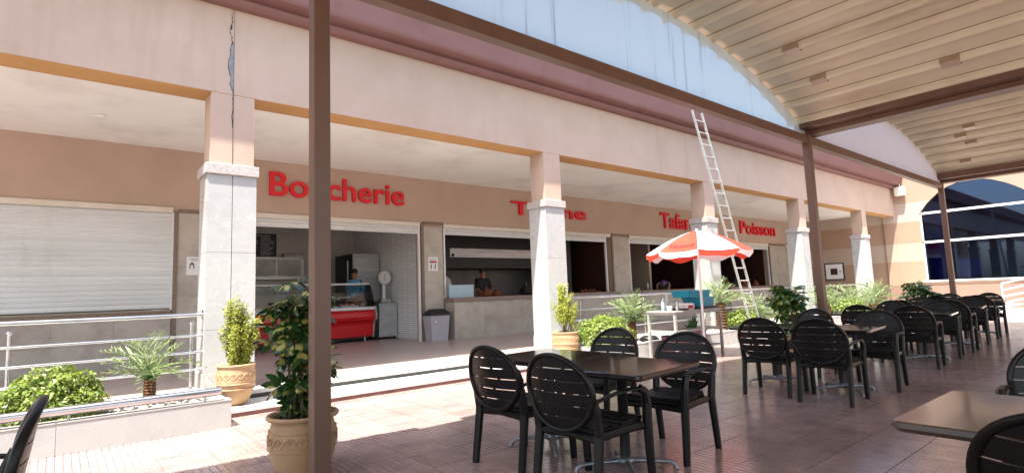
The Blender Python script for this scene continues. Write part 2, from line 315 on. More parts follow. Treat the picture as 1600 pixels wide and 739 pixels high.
# ------------------------------------------------------------------ ground, patio, steps
F = .19; C = 7.85; WL = 12.05; EX = 28.5
g = MB(); g.box(-300, 300, -300, 300, -.3, -.045); struct('ground', g, 'ground')
p = MB(); p.box(-9, 28.5, -9, 6.9, -.044, -.006); patio = struct('patio_floor', p, 'tile_bed')
T = .38
def tile_mesh():
    b = MB(); n = 7; w = T / n; gp = .010; d = .009; y0, y1 = .003, T - .003
    for i in range(n):
        xa = i * w + gp / 2; xb = (i + 1) * w - gp / 2
        if i == 0: xa = .002
        if i == n - 1: xb = T - .002
        b.quad((xa, y0, 0), (xb, y0, 0), (xb, y1, 0), (xa, y1, 0), 0)
        if i < n - 1:
            xc = xb + gp; m = (xb + xc) / 2
            b.quad((xb, y0, 0), (m, y0, -d), (m, y1, -d), (xb, y1, 0), 1); b.quad((m, y0, -d), (xc, y0, 0), (xc, y1, 0), (m, y1, -d), 1)
    for a, c2 in (((.002, y0), (T - .002, y0)), ((T - .002, y1), (.002, y1))): b.quad((a[0], a[1], 0), (a[0], a[1], -.006), (c2[0], c2[1], -.006), (c2[0], c2[1], 0), 0)
    for x in (.002, T - .002): b.quad((x, y0, 0), (x, y0, -.006), (x, y1, -.006), (x, y1, 0), 0)
    return b
tb = tile_mesh(); tme = tb.mesh('floor_tile', ['tile', 'groove'], fix=False)
cells = []
for i in range(-36, 63):
    for j in range(-30, 20):
        x = 4.85 + i * T; y = 2.135 + j * T
        if y > 6.9 or (y > 6.35 and (x < 1.0 or x > 7.35)) or x > 28.1: continue
        cx, cy = x + T / 2, y + T / 2; dx = cx * rt[0] + cy * rt[1]; dz = cx * fw[0] + cy * fw[1]
        vis = dz > .5 and abs(dx / dz) < 1.0 and (1.25 * 857 / dz) < 330
        cells.append(((0 if vis else 1), math.hypot(cx, cy), x, y))
cells.sort(); far = MB()
for k, (v, d, x, y) in enumerate(cells):
    dzr = rnd.uniform(-.0012, .0012)
    if k < 290: link('floor_tile', tme, patio, (x, y, dzr))
    else: far.add([(a + x, b_ + y, c_ + dzr) for a, b_, c_ in tb.v], tb.f); far.m[-len(tb.f):] = tb.m
o = far.build('floor_tiles', ['tile', 'groove'], patio, fix=False); o['kind'] = 'stuff'

# two marble steps up to the arcade
st = thing('entrance_steps', 'two low pale marble steps with a red tiled riser leading up to the butcher', 'steps', (1.4, 6.9, 0))
b = MB(); b.box(1.2, 7.33, 6.905, 7.5, 0, .045); b.build('riser', 'red_riser', st, True)
b = MB(); b.box(1.22, 7.3, 7.535, 7.8, .09, .145); b.build('riser', 'greytile', st, True)
xs = [1.45, 2.6, 3.75, 4.9, 6.05, 7.32]
for a, c_ in zip(xs, xs[1:]):
    b = MB(); b.box(a + .002, c_ - .002, 6.89, 7.56, .046, .092, c=.004); b.build('marble_slab', 'marble_floor', st, True)
    b = MB(); b.box(a + .002, c_ - .002, 7.49, 7.84, .146, .19, c=.004); b.build('marble_slab', 'marble_floor', st, True)
b = MB(); b.box(1.2, 1.448, 6.89, 7.8, .046, .092); b.build('marble_slab', 'marble_floor', st, True)

# arcade floor with diagonal tiles
af = MB(); af.box(-6, 28.5, 7.8, 17.2, -.04, .18); arc = struct('arcade_floor', af, 'tile_bed')
def clip(poly, x0, x1, y0, y1):
    for ax, val, sg in ((0, x0, 1), (0, x1, -1), (1, y0, 1), (1, y1, -1)):
        out = []
        for i in range(len(poly)):
            a, c_ = poly[i], poly[(i + 1) % len(poly)]; da = (a[ax] - val) * sg; db = (c_[ax] - val) * sg
            if da >= 0: out.append(a)
            if (da >= 0) != (db >= 0): t = da / (da - db); out.append((a[0] + (c_[0] - a[0]) * t, a[1] + (c_[1] - a[1]) * t))
        poly = out
        if len(poly) < 3: return None
    return poly
q = .45; at_ = []; rest = MB()
for i in range(-60, 60):
    for j in range(-60, 60):
        cx = 5 + (i + j) * q * .7071; cy = 9 + (i - j) * q * .7071
        if not (-6 < cx < 29 and 7.4 < cy < 17.5): continue
        h = q * .7071 - .003; pl = clip([(cx - h, cy), (cx, cy - h), (cx + h, cy), (cx, cy + h)], -6, 28.4, 7.845, 17.1)
        if pl: at_.append((0 if (1.6 < cx < 9.5 and cy < 14) else 1, math.hypot(cx, cy), pl))
at_.sort(key=lambda t: (t[0], t[1]))
for k, (v, d, pl) in enumerate(at_):
    b = MB() if k < 260 else rest
    b.prism(pl, .181, .19 + rnd.uniform(-.0006, .0006), 'z')
    if k < 260: b.build('floor_tile', 'arc_tile', arc)
o = rest.build('floor_tiles', 'arc_tile', arc, fix=False); o['kind'] = 'stuff'

# ------------------------------------------------------------------ arcade building
bl = thing('arcade_building', 'long peach stucco arcade building with maroon cornice, marble pillars and four food stalls', 'building', (0, C, 0))
b = MB(); b.box(-6, EX - .003, C, C + .435, 4.06, 6.0); b.build('fascia', ['stucco'], bl, True)
b = MB(); b.box(-6, EX - .006, C + .004, C + .43, 4.054, 4.0585); b.build('soffit', 'soffit', bl, True)
b = MB(); b.box(-6, EX - .006, C + .436, C + .46, 4.1, 4.3); b.build('ceiling_trim', 'white', bl, True)
prof = [(C - .002, 5.262), (C - .10, 5.272), (C - .155, 5.30), (C - .175, 5.345), (C - .155, 5.385), (C - .175, 5.40), (C - .25, 5.395), (C - .34, 5.405), (C - .36, 5.43), (C - .375, 5.47), (C - .45, 5.83), (C - .50, 5.86), (C - .50, 5.95), (C - .44, 6.0), (C + .3, 6.0), (C + .3, 5.9), (C - .002, 5.9)]
b = MB(); b.prism(prof, -6, EX - .01, 'x'); b.build('cornice', 'maroon', bl, True)
b = MB(); b.box(-6, EX - .01, C + .46, 17.2, 4.262, 4.4); b.build('ceiling', 'ceiling', bl, True)
b = MB(); b.box(-6, EX, C + .3, 17.3, 6.0, 6.2); b.build('roof', 'stucco', bl, True)
# back wall: band over the openings, piers, and walls under the openings
b = MB(); b.box(-6, EX - .002, WL, WL + .2, 3.07, 4.259)
for x0, x1 in ((1.62, 3.0), (6.95, 7.6), (14.2, 15.14), (19.5, 20.9), (25.25, 28.49)): b.box(x0, x1, WL + .001, WL + .25, F, 3.068)
b.box(-6, 1.62, WL + .001, WL + .2, F, 1.21); b.build('wall', 'stucco_in', bl, True)
b = MB()
for x0, x1 in ((-6, 1.6), (2.96, 6.92), (7.62, 14.16), (15.14, 19.5), (20.9, 25.24)): b.box(x0, x1, WL - .05, WL + .16, 3.03, 3.13)
b.build('lintel_trim', 'cream', bl, True)
# pier cladding: marble panels, dark granite edges
def cladding(x0, x1, z0, z1, edge=.07, y=WL - .035, name='marble_panel', mt='marble_tan', rows=(.19, .8, 1.45, 2.1, 3.04)):
    for za, zb in zip(rows, rows[1:]):
        b = MB(); b.box(x0 + edge + .002, x1 - edge * .3 - .002, y, WL + .0005, za + .002, zb - .002); b.build(name, mt, bl, True)
    b = MB(); b.box(x0, x0 + edge, y - .02, WL + .001, z0, z1); b.box(x0 + edge, x1, y - .02, WL + .001, z1, z1 + .06); b.build('granite_edge', 'granite_edge', bl, True)
cladding(1.62, 3.05, F, 3.04); cladding(6.95, 7.6, F, 3.1); cladding(14.2, 15.14, F, 3.1); cladding(19.5, 20.9, F, 3.1); cladding(25.25, 26.9, F, 3.1)
b = MB(); b.box(26.95, 27.15, WL - .12, WL, F, 3.15); b.build('door_post', 'cream', bl, True)
# under-shutter wall of bay one
x = -5.2
while x < 1.6:
    for za, zb in ((.19, .66), (.66, 1.13)):
        b = MB(); b.box(x + .002, min(x + .85, 1.6) - .002, WL - .03, WL, za + .002, zb - .002); b.build('marble_panel', 'marble_tan', bl, True)
    x += .85
b = MB(); b.box(-5.5, 1.6, WL - .08, WL + .12, 1.132, 1.19, c=.004); b.build('window_sill', 'granite_edge', bl, True)
# columns
def shift(cx, w, lab=None, split=False):
    col = bpy.data.objects.new('column', None); COL.objects.link(col); col.parent = bl; col.location = (cx, 0, 0); col.empty_display_size = .1
    yf = C; yb = C + .40; hw = w / 2
    def bb(name, x0, x1, y0, y1, z0, z1, m, c=0):
        b = MB(); b.box(x0, x1, y0, y1, z0, z1, c=c); return b.build(name, m, col, True)
    bb('column_shaft', cx - hw, cx + hw, yf + .002, yb, F, 4.0535, 'stucco')
    m = hw + .03; y0 = yf - .03; y1 = yb + .06
    rows = (.41, .95, 1.93, 2.95)
    for za, zb in zip(rows, rows[1:]):
        za += .002; zb -= .002
        if split:
            bb('marble_panel', cx - m, cx - .004, y0, yf - .002, za, zb, 'marble'); bb('marble_panel', cx + .004, cx + m, y0, yf - .002, za, zb, 'marble')
        else: bb('marble_panel', cx - m, cx + m, y0, yf - .002, za, zb, 'marble')
        bb('marble_panel', cx - m, cx - hw - .002, yf - .001, y1, za, zb, 'marble'); bb('marble_panel', cx + hw + .002, cx + m, yf - .001, y1, za, zb, 'marble')
        bb('marble_panel', cx - hw, cx + hw, yb + .03, y1, za, zb, 'marble')
    bb('plinth', cx - m - .012, cx + m + .012, y0 - .012, y1 + .012, F, .41, 'granite', .004)
    bb('capital', cx - m - .03, cx + m + .03, y0 - .03, y1 + .03, 2.951, 3.09, 'granite', .008)
    return col
c1 = shift(1.705, .53, split=True)
for cx in (7.585, 13.38, 19.08, 24.74): shift(cx, .455)
b = MB()
for zz in ((.19, 6.0),): b.box(1.7025, 1.7065, C - .003, C + .001, 3.09, 5.26)
b.box(1.70, 1.708, C - .031, C - .0295, .19, .42); b.build('expansion_joint', 'dark', bl, True)
# the crack beside the joint and the torn open filler in it
pts_l = [(0, 4.05), (-.015, 4.13), (-.05, 4.2), (-.045, 4.32), (-.075, 4.42), (-.07, 4.55), (-.045, 4.62), (-.05, 4.7), (-.02, 4.78)]
b = MB(); pts_l = [(a * .75, z) for a, z in pts_l]; poly = [(1.699 + a + rnd.uniform(-.004, .004), z) for a, z in pts_l] + [(1.699, 4.78), (1.699, 4.05)]
b.prism(poly, C - .004, C + .001, 'y'); b.build('exposed_filler', 'filler', bl, True)
b = MB(); pv = None
crk = [(a - .004, z) for a, z in pts_l] + [(-.03, 4.88), (-.055, 4.97), (-.02, 5.07), (-.035, 5.15), (-.005, 5.262)]
crk2 = []
for (a, z), (a2, z2) in zip([(.0, 3.6), (-.012, 3.8), (-.004, 3.92)] + crk, [(-.012, 3.8), (-.004, 3.92)] + crk):
    crk2 += [(a + (a2 - a) * f_ + rnd.uniform(-.009, .009), z + (z2 - z) * f_) for f_ in (0, .3, .55, .8)]
for a, z in crk2 + crk[-1:]:
    if pv: b.tube([(1.70 + pv[0], C - .003, pv[1]), (1.70 + a, C - .003, z)], .0018 + .0045 * rnd.random() ** 2, n=4)
    pv = (a, z)
b.prism([(1.66, 4.95), (1.677, 4.99), (1.672, 5.06), (1.655, 5.02)], C - .005, C + .001, 'y')
b.build('crack', 'dark', bl, True)
# downlights
for x in (.33, 6.47, 12.4, 18.2):
    b = MB(); b.lathe([(.0, 0), (.10, 0), (.115, -.012), (.09, -.014), (.085, -.004), (0, -.004)], (x, 10.4, 4.262), 20); b.build('downlight', 'ceiling', bl, True)
# end wall of bay five is the neighbouring building

# letters
def text_parts(txt, x0, x1, z0, zcap, capch, label, stretch=True, off=.012, y=WL - .001, depth=.07, mt='letter'):
    t = thing('shop_sign', label, 'sign', (x0, y, z0))
    def ev(s_):
        cu = bpy.data.curves.new('t', 'FONT'); cu.body = s_; cu.extrude = 0.5; cu.offset = off; cu.resolution_u = 5; o_ = bpy.data.objects.new('t', cu); COL.objects.link(o_)
        bpy.context.view_layer.update(); e = o_.evaluated_get(bpy.context.evaluated_depsgraph_get()); me = bpy.data.meshes.new_from_object(e)
        bpy.data.objects.remove(o_); bpy.data.curves.remove(cu); return me
    full = ev(txt); fx0 = min(v.co.x for v in full.vertices); fx1 = max(v.co.x for v in full.vertices)
    cap = ev(capch); ch = max(v.co.y for v in cap.vertices); k = (x1 - x0) / (fx1 - fx0); kz = (zcap - z0) / ch
    for i, c_ in enumerate(txt):
        if c_ == ' ': continue
        me = ev(c_); r = max(v.co.x for v in ev(txt[:i + 1]).vertices); l1 = max(v.co.x for v in me.vertices); dx = r - l1 - fx0
        for v in me.vertices: v.co = Vector(((v.co.x + dx) * k, -depth / 2 + v.co.z * depth, v.co.y * kz))
        me.materials.clear(); me.materials.append(M[mt]); me.name = 'letter'
        link('letter', me, t)
    return t
text_parts('Boucherie', 3.33, 6.49, 3.53, 4.03, 'B', 'large red raised sign reading Boucherie above the butcher shop opening')
text_parts('Tagine', 9.93, 13.02, 3.545, 3.93, 'T', 'wide red raised sign reading Tagine, partly hidden by the second marble column')
text_parts('Tafarnout', 17.05, 20.6, 3.50, 4.06, 'T', 'red raised sign beginning Tafarn, cut off by the column behind the ladder')
text_parts('Poisson', 22.78, 26.0, 3.53, 4.07, 'P', 'red raised sign reading Poisson, the rightmost above the stalls')

# rolling shutters
def shutter(x0, x1, z0, z1, y, label, n=None, box=True):
    t = thing('roller_shutter', label, 'shutter', (x0, y, z0), group='white roller shutters of the stalls')
    if n is None: n = max(1, int((z1 - z0) / .084))
    ph = (z1 - z0) / n
    pr = [(0, .001), (-.010, .012), (-.014, ph * .4), (-.012, ph * .75), (-.004, ph - .006), (0, ph - .001), (.006, ph - .001), (.006, .001)]
    b = MB(); b.prism(pr, 0, x1 - x0, 'x'); me = b.mesh('slat', 'shutter')
    for i in range(n): link('slat', me, t, (0, 0, i * ph))
    b = MB(); b.box(-.045, 0, -.03, .03, F - z0 if z0 > 2 and F < 1 and x0 < 7 and x0 > 2 else (1.21 - z0), z1 - z0); b.box(x1 - x0, x1 - x0 + .045, -.03, .03, F - z0 if z0 > 2 and x0 < 7 and x0 > 2 else (1.21 - z0), z1 - z0)
    gv = b.v, b.f
    for q_ in (0, 1):
        b = MB(); b.v = gv[0][q_ * 8:q_ * 8 + 8]; b.f = gv[1][:6]; b.m = [0] * 6; b.sm = [False] * 6; b.build('guide_rail', 'white', t)
    b = MB(); b.box(-.02, x1 - x0 + .02, -.02, .02, -.02, 0, 0); b.build('bottom_bar', 'white' if z0 > 2 else 'blackmetal', t)
    return t
shutter(-5.4, 1.585, 1.235, 3.03, WL - .0, 'white slatted roller shutter pulled fully down at the far left')
shutter(3.05, 6.885, 2.875, 3.06, WL + .02, 'rolled-up white shutter at the head of the butcher opening', 2)
shutter(7.67, 13.93, 2.885, 3.04, WL + .02, 'rolled-up white shutter above the cook in black', 2)
shutter(15.2, 19.43, 2.885, 3.04, WL + .02, 'rolled-up white shutter above the stall behind the sun umbrella', 2)
shutter(20.95, 25.18, 2.885, 3.04, WL + .02, 'rolled-up white shutter under the Poisson sign', 2)

# counters
def counter(x0, x1, label, yf=11.6):
    t = thing('stall_counter', label, 'counter', (x0, yf, F), group='marble counters of the stalls')
    n = round((x1 - x0) / .9); w = (x1 - x0) / n
    b = MB(); b.box(x0, x1, yf + .02, WL + .2, F, 1.12); b.build('base', 'marble_tan', t, True)
    for i in range(n):
        for za, zb in ((.19, .62), (.62, 1.118)):
            b = MB(); b.box(x0 + i * w + .002, x0 + (i + 1) * w - .002, yf, yf + .019, za + .002, zb - .002); b.build('marble_panel', 'marble_tan', t, True)
    b = MB(); b.box(x0 - .03, x1 + .0, yf - .04, WL + .45, 1.121, 1.225, c=.008); b.build('countertop', 'granite_br', t, True)
    return t
counter(7.62, 14.18, 'marble clad counter with speckled granite top in front of the cook in black')
counter(15.16, 19.5, 'marble clad counter behind the palm and umbrella')
counter(20.92, 25.24, 'marble clad counter under the Poisson sign')

# ------------------------------------------------------------------ shop interiors (rooms)
def room(name, x0, x1, yb, zc, mb, ml, mr_, mc, y0=WL + .25):
    b = MB(); b.box(x0, x1, yb, yb + .1, F, zc); b.build('room_back_wall', mb, bl, True)
    b = MB(); b.box(x0 - .1, x0 + .001, y0, yb, F, zc); b.build('room_side_wall', ml, bl, True)
    b = MB(); b.box(x1 - .001, x1 + .1, y0, yb, F, zc); b.build('room_side_wall', mr_, bl, True)
    b = MB(); b.box(x0, x1, y0 - .05, yb, zc, zc + .08); b.build('room_ceiling', mc, bl, True)
room('b', 1.9, 7.19, 16.7, 3.45, 'mosaic_b', 'mosaic_s', 'mosaic_s', 'ceiling')
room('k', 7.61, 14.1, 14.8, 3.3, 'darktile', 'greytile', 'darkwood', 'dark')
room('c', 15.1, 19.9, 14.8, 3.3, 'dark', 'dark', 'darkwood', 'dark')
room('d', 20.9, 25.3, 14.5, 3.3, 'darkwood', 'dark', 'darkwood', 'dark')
b = MB(); b.box(13.2, 13.45, 13.2, 14.75, F, 3.2); b.build('room_pier', 'greytile', bl, True)
b = MB(); b.box(17.5, 17.62, 13.0, 14.7, F, 3.2); b.build('room_pier', 'stucco_in', bl, True)

# butcher: display case
dc = thing('meat_display_case', 'long red and white refrigerated butcher case with curved glass and trays of meat', 'display case', (3.0, 13.5, F))
cx0, cx1 = 2.6, 6.40
b = MB(); b.box(cx0, cx1 - .1, 13.75, 14.15, F + .06, .30)
b.build('base', 'blackmetal', dc, True)
for x in (2.75, 4.0, 5.2, 6.2):
    b = MB(); b.tube([(x, 13.72, F), (x, 13.72, .31)], .02); b.build('leg', 'steel', dc, True)
pr = [(13.72, .30), (13.66, .32), (13.64, .62), (13.60, .70), (13.53, .74), (13.50, .82), (13.51, .93), (13.56, .99), (14.2, 1.0), (14.2, .30)]
b = MB(); b.prism(pr, cx0, cx1, 'x'); b.build('body', 'red', dc, True)
b = MB(); b.box(cx0, cx1 + .01, 13.53, 14.2, 1.001, 1.075, c=.01); b.build('rim', 'white', dc, True)
gp = [(13.56, 1.08), (13.58, 1.25), (13.64, 1.45), (13.74, 1.62), (13.80, 1.66)]
b = MB()
for a, c_ in zip(gp, gp[1:]): b.quad((cx0, a[0], a[1]), (cx1 - .02, a[0], a[1]), (cx1 - .02, c_[0], c_[1]), (cx0, c_[0], c_[1]))
b.build('glass_front', 'caseglass', dc, True)
b = MB(); b.box(cx0, cx1 - .03, 13.78, 14.16, 1.66, 1.70); b.build('top_shelf', 'white', dc, True)
b = MB(); b.prism([(13.55, 1.08)] + gp[1:] + [(14.16, 1.66), (14.16, 1.08)], cx1 - .02, cx1 - .012, 'x'); b.build('glass_side', 'caseglass', dc, True)
ep = [(13.49, .75), (13.475, .85), (13.50, .98), (13.53, 1.09), (14.22, 1.09), (14.22, .28), (13.70, .28), (13.62, .68)]
b = MB(); b.prism(ep, cx1, cx1 + .05, 'x'); b.build('end_panel', 'steel_dull', dc, True)
for i, x in enumerate((2.9, 3.5, 4.1, 4.7, 5.25, 5.8)):
    tr = thing('meat_tray', 'steel tray of %s in the butcher case, %s' % (('red mince', 'pale cutlets', 'sausages', 'ribs', 'chopped beef', 'lamb pieces')[i], ('at the hidden left end', 'behind the small green bush top', 'left of the dark leafy plant', 'behind the brown post', 'right of the brown post', 'nearest the weighing scale')[i]), 'tray', (x, 13.9, 1.077))
    b = MB(); b.box(-.24, .24, -.2, .2, 0, .04, c=.006); b.build('tray', 'steel', tr)
    b = MB()
    for k in range(9):
        a = rnd.uniform(-.17, .17); c_ = rnd.uniform(-.13, .13); r = rnd.uniform(.04, .075)
        b.lathe([(0, -.02), (r, 0), (r * .8, r * .6), (0, r * .85)], (a, c_, .04), 7)
    b.build('meat', 'meat' if i % 2 else 'meat2', tr)
sh = MB(); sh.box(4.9, 5.9, 13.9, 14.12, 1.33, 1.345); sh.build('inner_shelf', 'steel', dc, True)
b = MB(); b.box(4.95, 5.5, 13.92, 14.08, 1.346, 1.42, c=.01); tag(b.build('meat_box', 'paper'), 'pale box on the inner shelf of the butcher case', 'box')
# steel cupboard on the back wall
cb = thing('wall_cupboard', 'stainless steel cupboard with two sliding doors on the tiled wall', 'cupboard', (4.0, 16.3, 1.98))
b = MB(); b.box(0, 1.5, 0, .38, 0, .55, c=.005); b.box(-.03, 1.56, -.03, .38, .55, .58); b.box(-.03, 1.56, -.02, .38, -.05, -.002); b.build('carcass', 'steel', cb)
for x in (.05, .75):
    b = MB(); b.box(x, x + .66, -.012, -.001, .04, .51, c=.003); b.build('door', 'steel_dull', cb)
b = MB(); b.box(.95, 1.5, .05, .3, .581, .68, c=.01); b.v = [(v[0] + 4.0, v[1] + 16.3, v[2] + 1.98) for v in b.v]; tag(b.build('storage_box', 'steel_dull'), 'flat grey box lying on top of the steel cupboard', 'box')
# menu board
mb_ = thing('menu_board', 'dark price board with rows of pale writing on the butcher back wall', 'menu board', (3.9, 16.66, 2.58))
b = MB(); b.box(0, .92, -.02, 0, 0, .68); b.build('board', 'menu', mb_)
b = MB()
for r_ in range(11):
    for cc in (0, 1):
        x = .05 + cc * .44; 
        if r_ == 0: x = .15 + cc * .3
        e = x + rnd.uniform(.2, .36)
        while x < e:
            w = rnd.uniform(.02, .06); b.box(x, x + w, -.024, -.021, .61 - r_ * .055, .628 - r_ * .055); x += w + .012
b.build('writing', 'paper', mb_)['kind'] = 'stuff'
# fridge
fr = thing('upright_fridge', 'tall stainless steel fridge with a black side behind the man in blue', 'fridge', (6.36, 14.8, F))
b = MB(); b.box(0, .80, .03, 1.3, .06, 2.38, 0); b.box(-.005, .0, .03, 1.3, .06, 2.38, 1); b.box(.02, .78, .1, 1.25, 0, .06, 1); b.build('cabinet', ['steel', 'dark'], fr)
b = MB(); b.box(.02, .78, -.02, .029, .12, 2.28, c=.006); d_ = b.build('door', 'steel', fr)
b = MB(); b.tube([(.08, -.05, 1.0), (.08, -.05, 1.5)], .012); b.build('handle', 'blackmetal', d_)
b = MB(); b.tube([(-.01, .35, .1), (-.01, .35, 2.2)], .025); b.build('side_rail', 'steel', fr)
# cabinet and scale
cabn = thing('steel_cabinet', 'low stainless steel cabinet on castors right of the meat case', 'cabinet', (6.56, 13.75, F))
b = MB(); b.box(.07, .60, 0, .55, .06, .96, c=.006); b.build('body', 'steel', cabn)
b = MB(); b.box(-.06, .068, .02, .5, .04, 1.02); b.build('side_box', 'blackmetal', cabn)
for x in (.12, .55):
    b = MB(); b.lathe([(0, 0), (.03, 0), (.03, .058), (0, .058)], (x, .08, 0), 10); b.build('castor', 'blackmetal', cabn)
sc = thing('dial_scale', 'white weighing scale with a round dial standing on the steel cabinet', 'scale', (6.88, 13.95, F + .962))
b = MB(); b.box(-.15, .15, -.15, .15, 0, .11, c=.02); b.build('base', 'steel_dull', sc)
b = MB(); b.tube([(0, .02, .1), (0, .02, .52)], [.055, .045]); b.build('column', 'white', sc)
b = MB()
for y, r in ((-.05, .2), ): 
    vs = [(r * math.cos(2 * math.pi * k / 28), y, .69 + r * math.sin(2 * math.pi * k / 28)) for k in range(28)]
    b.prism([(v[0], v[2]) for v in vs], -.05, .05, 'y')
b.build('dial_case', 'steel_dull', sc)
b = MB(); b.prism([(.175 * math.cos(2 * math.pi * k / 28), .69 + .175 * math.sin(2 * math.pi * k / 28)) for k in range(28)], -.056, -.051, 'y'); b.build('dial_face', 'white', sc)
b = MB(); b.prism([(-.008, .69), (.008, .69), (0, .83)], -.062, -.058, 'y')
for k in range(24): a = 2 * math.pi * k / 24; b.tube([(.135 * math.cos(a), -.059, .69 + .135 * math.sin(a)), (.16 * math.cos(a), -.059, .69 + .16 * math.sin(a))], .003, 4)
b.box(-.04, .04, -.06, -.057, .63, .65); b.build('pointer', 'ink', sc)
# kitchen hood etc.
hd = thing('cooker_hood', 'long black cooker hood with a steel band above the cook', 'hood', (8.0, 13.8, 2.1))
b = MB(); b.box(0, 5.2, 0, .95, 0, 1.15); b.build('hood_body', 'dark', hd)
b = MB(); b.box(.95, 5.0, -.012, -.001, .33, .60, c=.003); b.build('steel_band', 'steel', hd)
b = MB(); b.lathe([(0, -.0), (.05, 0), (.05, .02), (0, .02)], (0, 0, 0), 12); b.v = [(v[0] + 1.05, -v[2] - .013, v[1] + .39) for v in b.v]; b.build('knob', 'blackmetal', hd)
b = MB(); b.box(7.7, 13.1, 14.74, 14.79, 1.2, 2.1); b.build('splashback', 'greytile', bl, True)
for k, (x, a) in enumerate(((8.9, .3), (9.35, .2))):
    b = MB(); n = 14; b.prism([(x + .24 * math.cos(2 * math.pi * i / n), 1.56 + .34 * math.sin(2 * math.pi * i / n)) for i in range(n)], 14.70, 14.73, 'y'); tag(b.build('oval_platter', 'steel'), 'oval steel platter leaning on the splashback ' + ('at the left corner' if k == 0 else 'beside the cook'), 'platter')
b = MB(); b.box(7.66, 8.42, 11.88, 11.895, 1.226, 1.55); tag(b.build('counter_screen', 'frost'), 'pale blue frosted screen standing on the granite counter at the left', 'screen')
def tagine(x, y, s, label, mt='clay', grp='clay tagine pots on the counters'):
    t = thing('tagine_pot', label, 'tagine pot', (x, y, 1.226), group=grp)
    b = MB(); b.lathe([(0, 0), (.09 * s, 0), (.15 * s, .035 * s), (.15 * s, .05 * s), (0, .05 * s)], n=14); b.build('dish', mt, t)
    b = MB(); b.lathe([(.14 * s, .05 * s), (.11 * s, .09 * s), (.05 * s, .17 * s), (.02 * s, .2 * s), (.03 * s, .225 * s), (.02 * s, .245 * s), (0, .25 * s)], n=14); b.build('lid', mt, t)
tagine(9.15, 12.3, 1.1, 'brown clay tagine in front of the cook in black'); tagine(9.55, 12.35, 1.0, 'dark clay tagine by the cook\'s right hand side'); 
tagine(10.6, 12.3, 1.6, 'large dark tagine right of the cook', 'dark'); tagine(11.0, 12.35, 1.3, 'tagine behind the tall dark one, left of the second column'); tagine(11.35, 12.25, 1.2, 'small brown tagine, third from the second column', 'clay')
tagine(11.8, 12.3, 1.25, 'brown clay tagine next but one to the second column'); tagine(12.1, 12.3, 1.3, 'clay tagine closest to the second column')
tagine(21.9, 12.3, 1.3, 'clay tagine at the left of the Poisson stall counter'); tagine(22.6, 12.35, 1.4, 'dark tagine in the middle of the Poisson counter', 'dark'); tagine(23.3, 12.3, 1.1, 'small clay tagine right of the middle on the Poisson counter'); tagine(24.3, 12.3, 1.2, 'clay tagine at the right end of the Poisson counter')
# food under cover at right of opening two
b = MB()
for k in range(26):
    a = rnd.uniform(12.85, 13.75); c_ = rnd.uniform(12.15, 12.45); h = rnd.uniform(.02, .16 - abs(a - 13.3) * .2); b.tube([(a, c_, 1.228), (a + rnd.uniform(-.15, .15), c_, 1.23 + max(.02, h))], .02, 5)
tag(b.build('food_heap', 'clay'), 'heap of brown bread and dishes on the counter right of the second column', 'food', kind='stuff')
b = MB(); b.lathe([(0, 0), (.045, 0), (.045, .18), (.018, .24), (.018, .29), (0, .29)], (16.4, 12.3, 1.226), 12); tag(b.build('bottle', 'steel_dull'), 'pale bottle on the counter left of the stooping worker', 'bottle')
b = MB(); b.box(15.9, 16.9, 12.9, 13.3, 1.226, 1.42, c=.01); tag(b.build('gas_cooker', 'blackmetal'), 'black cooker in the dark stall left of the stooping worker', 'cooker')

# notices on the piers
def notice(x0, x1, z0, z1, label):
    t = thing('wall_notice', label, 'notice', (x0, WL - .037, z0)); b = MB(); b.box(0, x1 - x0, -.004, 0, 0, z1 - z0); b.build('sheet', 'paper', t); return t
t = notice(1.84, 2.22, 1.85, 2.20, 'white notice with two masked faces beside the shutter')
b = MB(); b.box(.04, .34, -.0065, -.0045, .30, .308); b.box(.08, .3, -.0065, -.0045, .275, .281); b.build('heading', 'ink', t)
for xx in (.09, .27):
    b = MB(); n = 12; b.prism([(xx + .035 * math.cos(math.pi * i / n), .19 + .05 * math.sin(math.pi * i / n)) for i in range(n + 1)] + [(xx - .02, .185), (xx, .21), (xx + .02, .185)], -.0065, -.0045, 'y')
    if xx < .2: b.box(xx - .04, xx - .024, -.0066, -.0046, .12, .19); b.box(xx + .024, xx + .04, -.0066, -.0046, .12, .19)
    b.build('face', 'ink', t)
b = MB(); b.prism([(.2, .10), (.34, .10), (.34, .16), (.19, .165)], -.0065, -.0045, 'y'); b.build('mask', 'paperblue', t)
t = notice(7.14, 7.42, 1.92, 2.27, 'white notice with a red banner on the pier beside the butcher')
b = MB(); b.box(.04, .24, -.0065, -.0045, .30, .307); b.box(.06, .22, -.0065, -.0045, .27, .276); b.build('heading', 'ink', t)
b = MB(); b.box(.03, .25, -.0066, -.0045, .205, .25); b.build('banner', 'paperred', t)
b = MB()
for xx in (.08, .2):
    n = 10; b.prism([(xx + .012 * math.cos(2 * math.pi * i / n), .165 + .014 * math.sin(2 * math.pi * i / n)) for i in range(n)], -.0065, -.0045, 'y'); b.box(xx - .016, xx + .016, -.0065, -.0045, .09, .148); b.box(xx - .01, xx + .01, -.0064, -.0044, .04, .0895)
b.build('pictogram', 'ink', t)
b = MB(); b.box(2.18, 2.24, WL - .06, WL - .036, 1.38, 1.50, c=.004); tag(b.build('wall_switch', 'menu'), 'small dark switch box low on the pier behind the first column', 'switch')
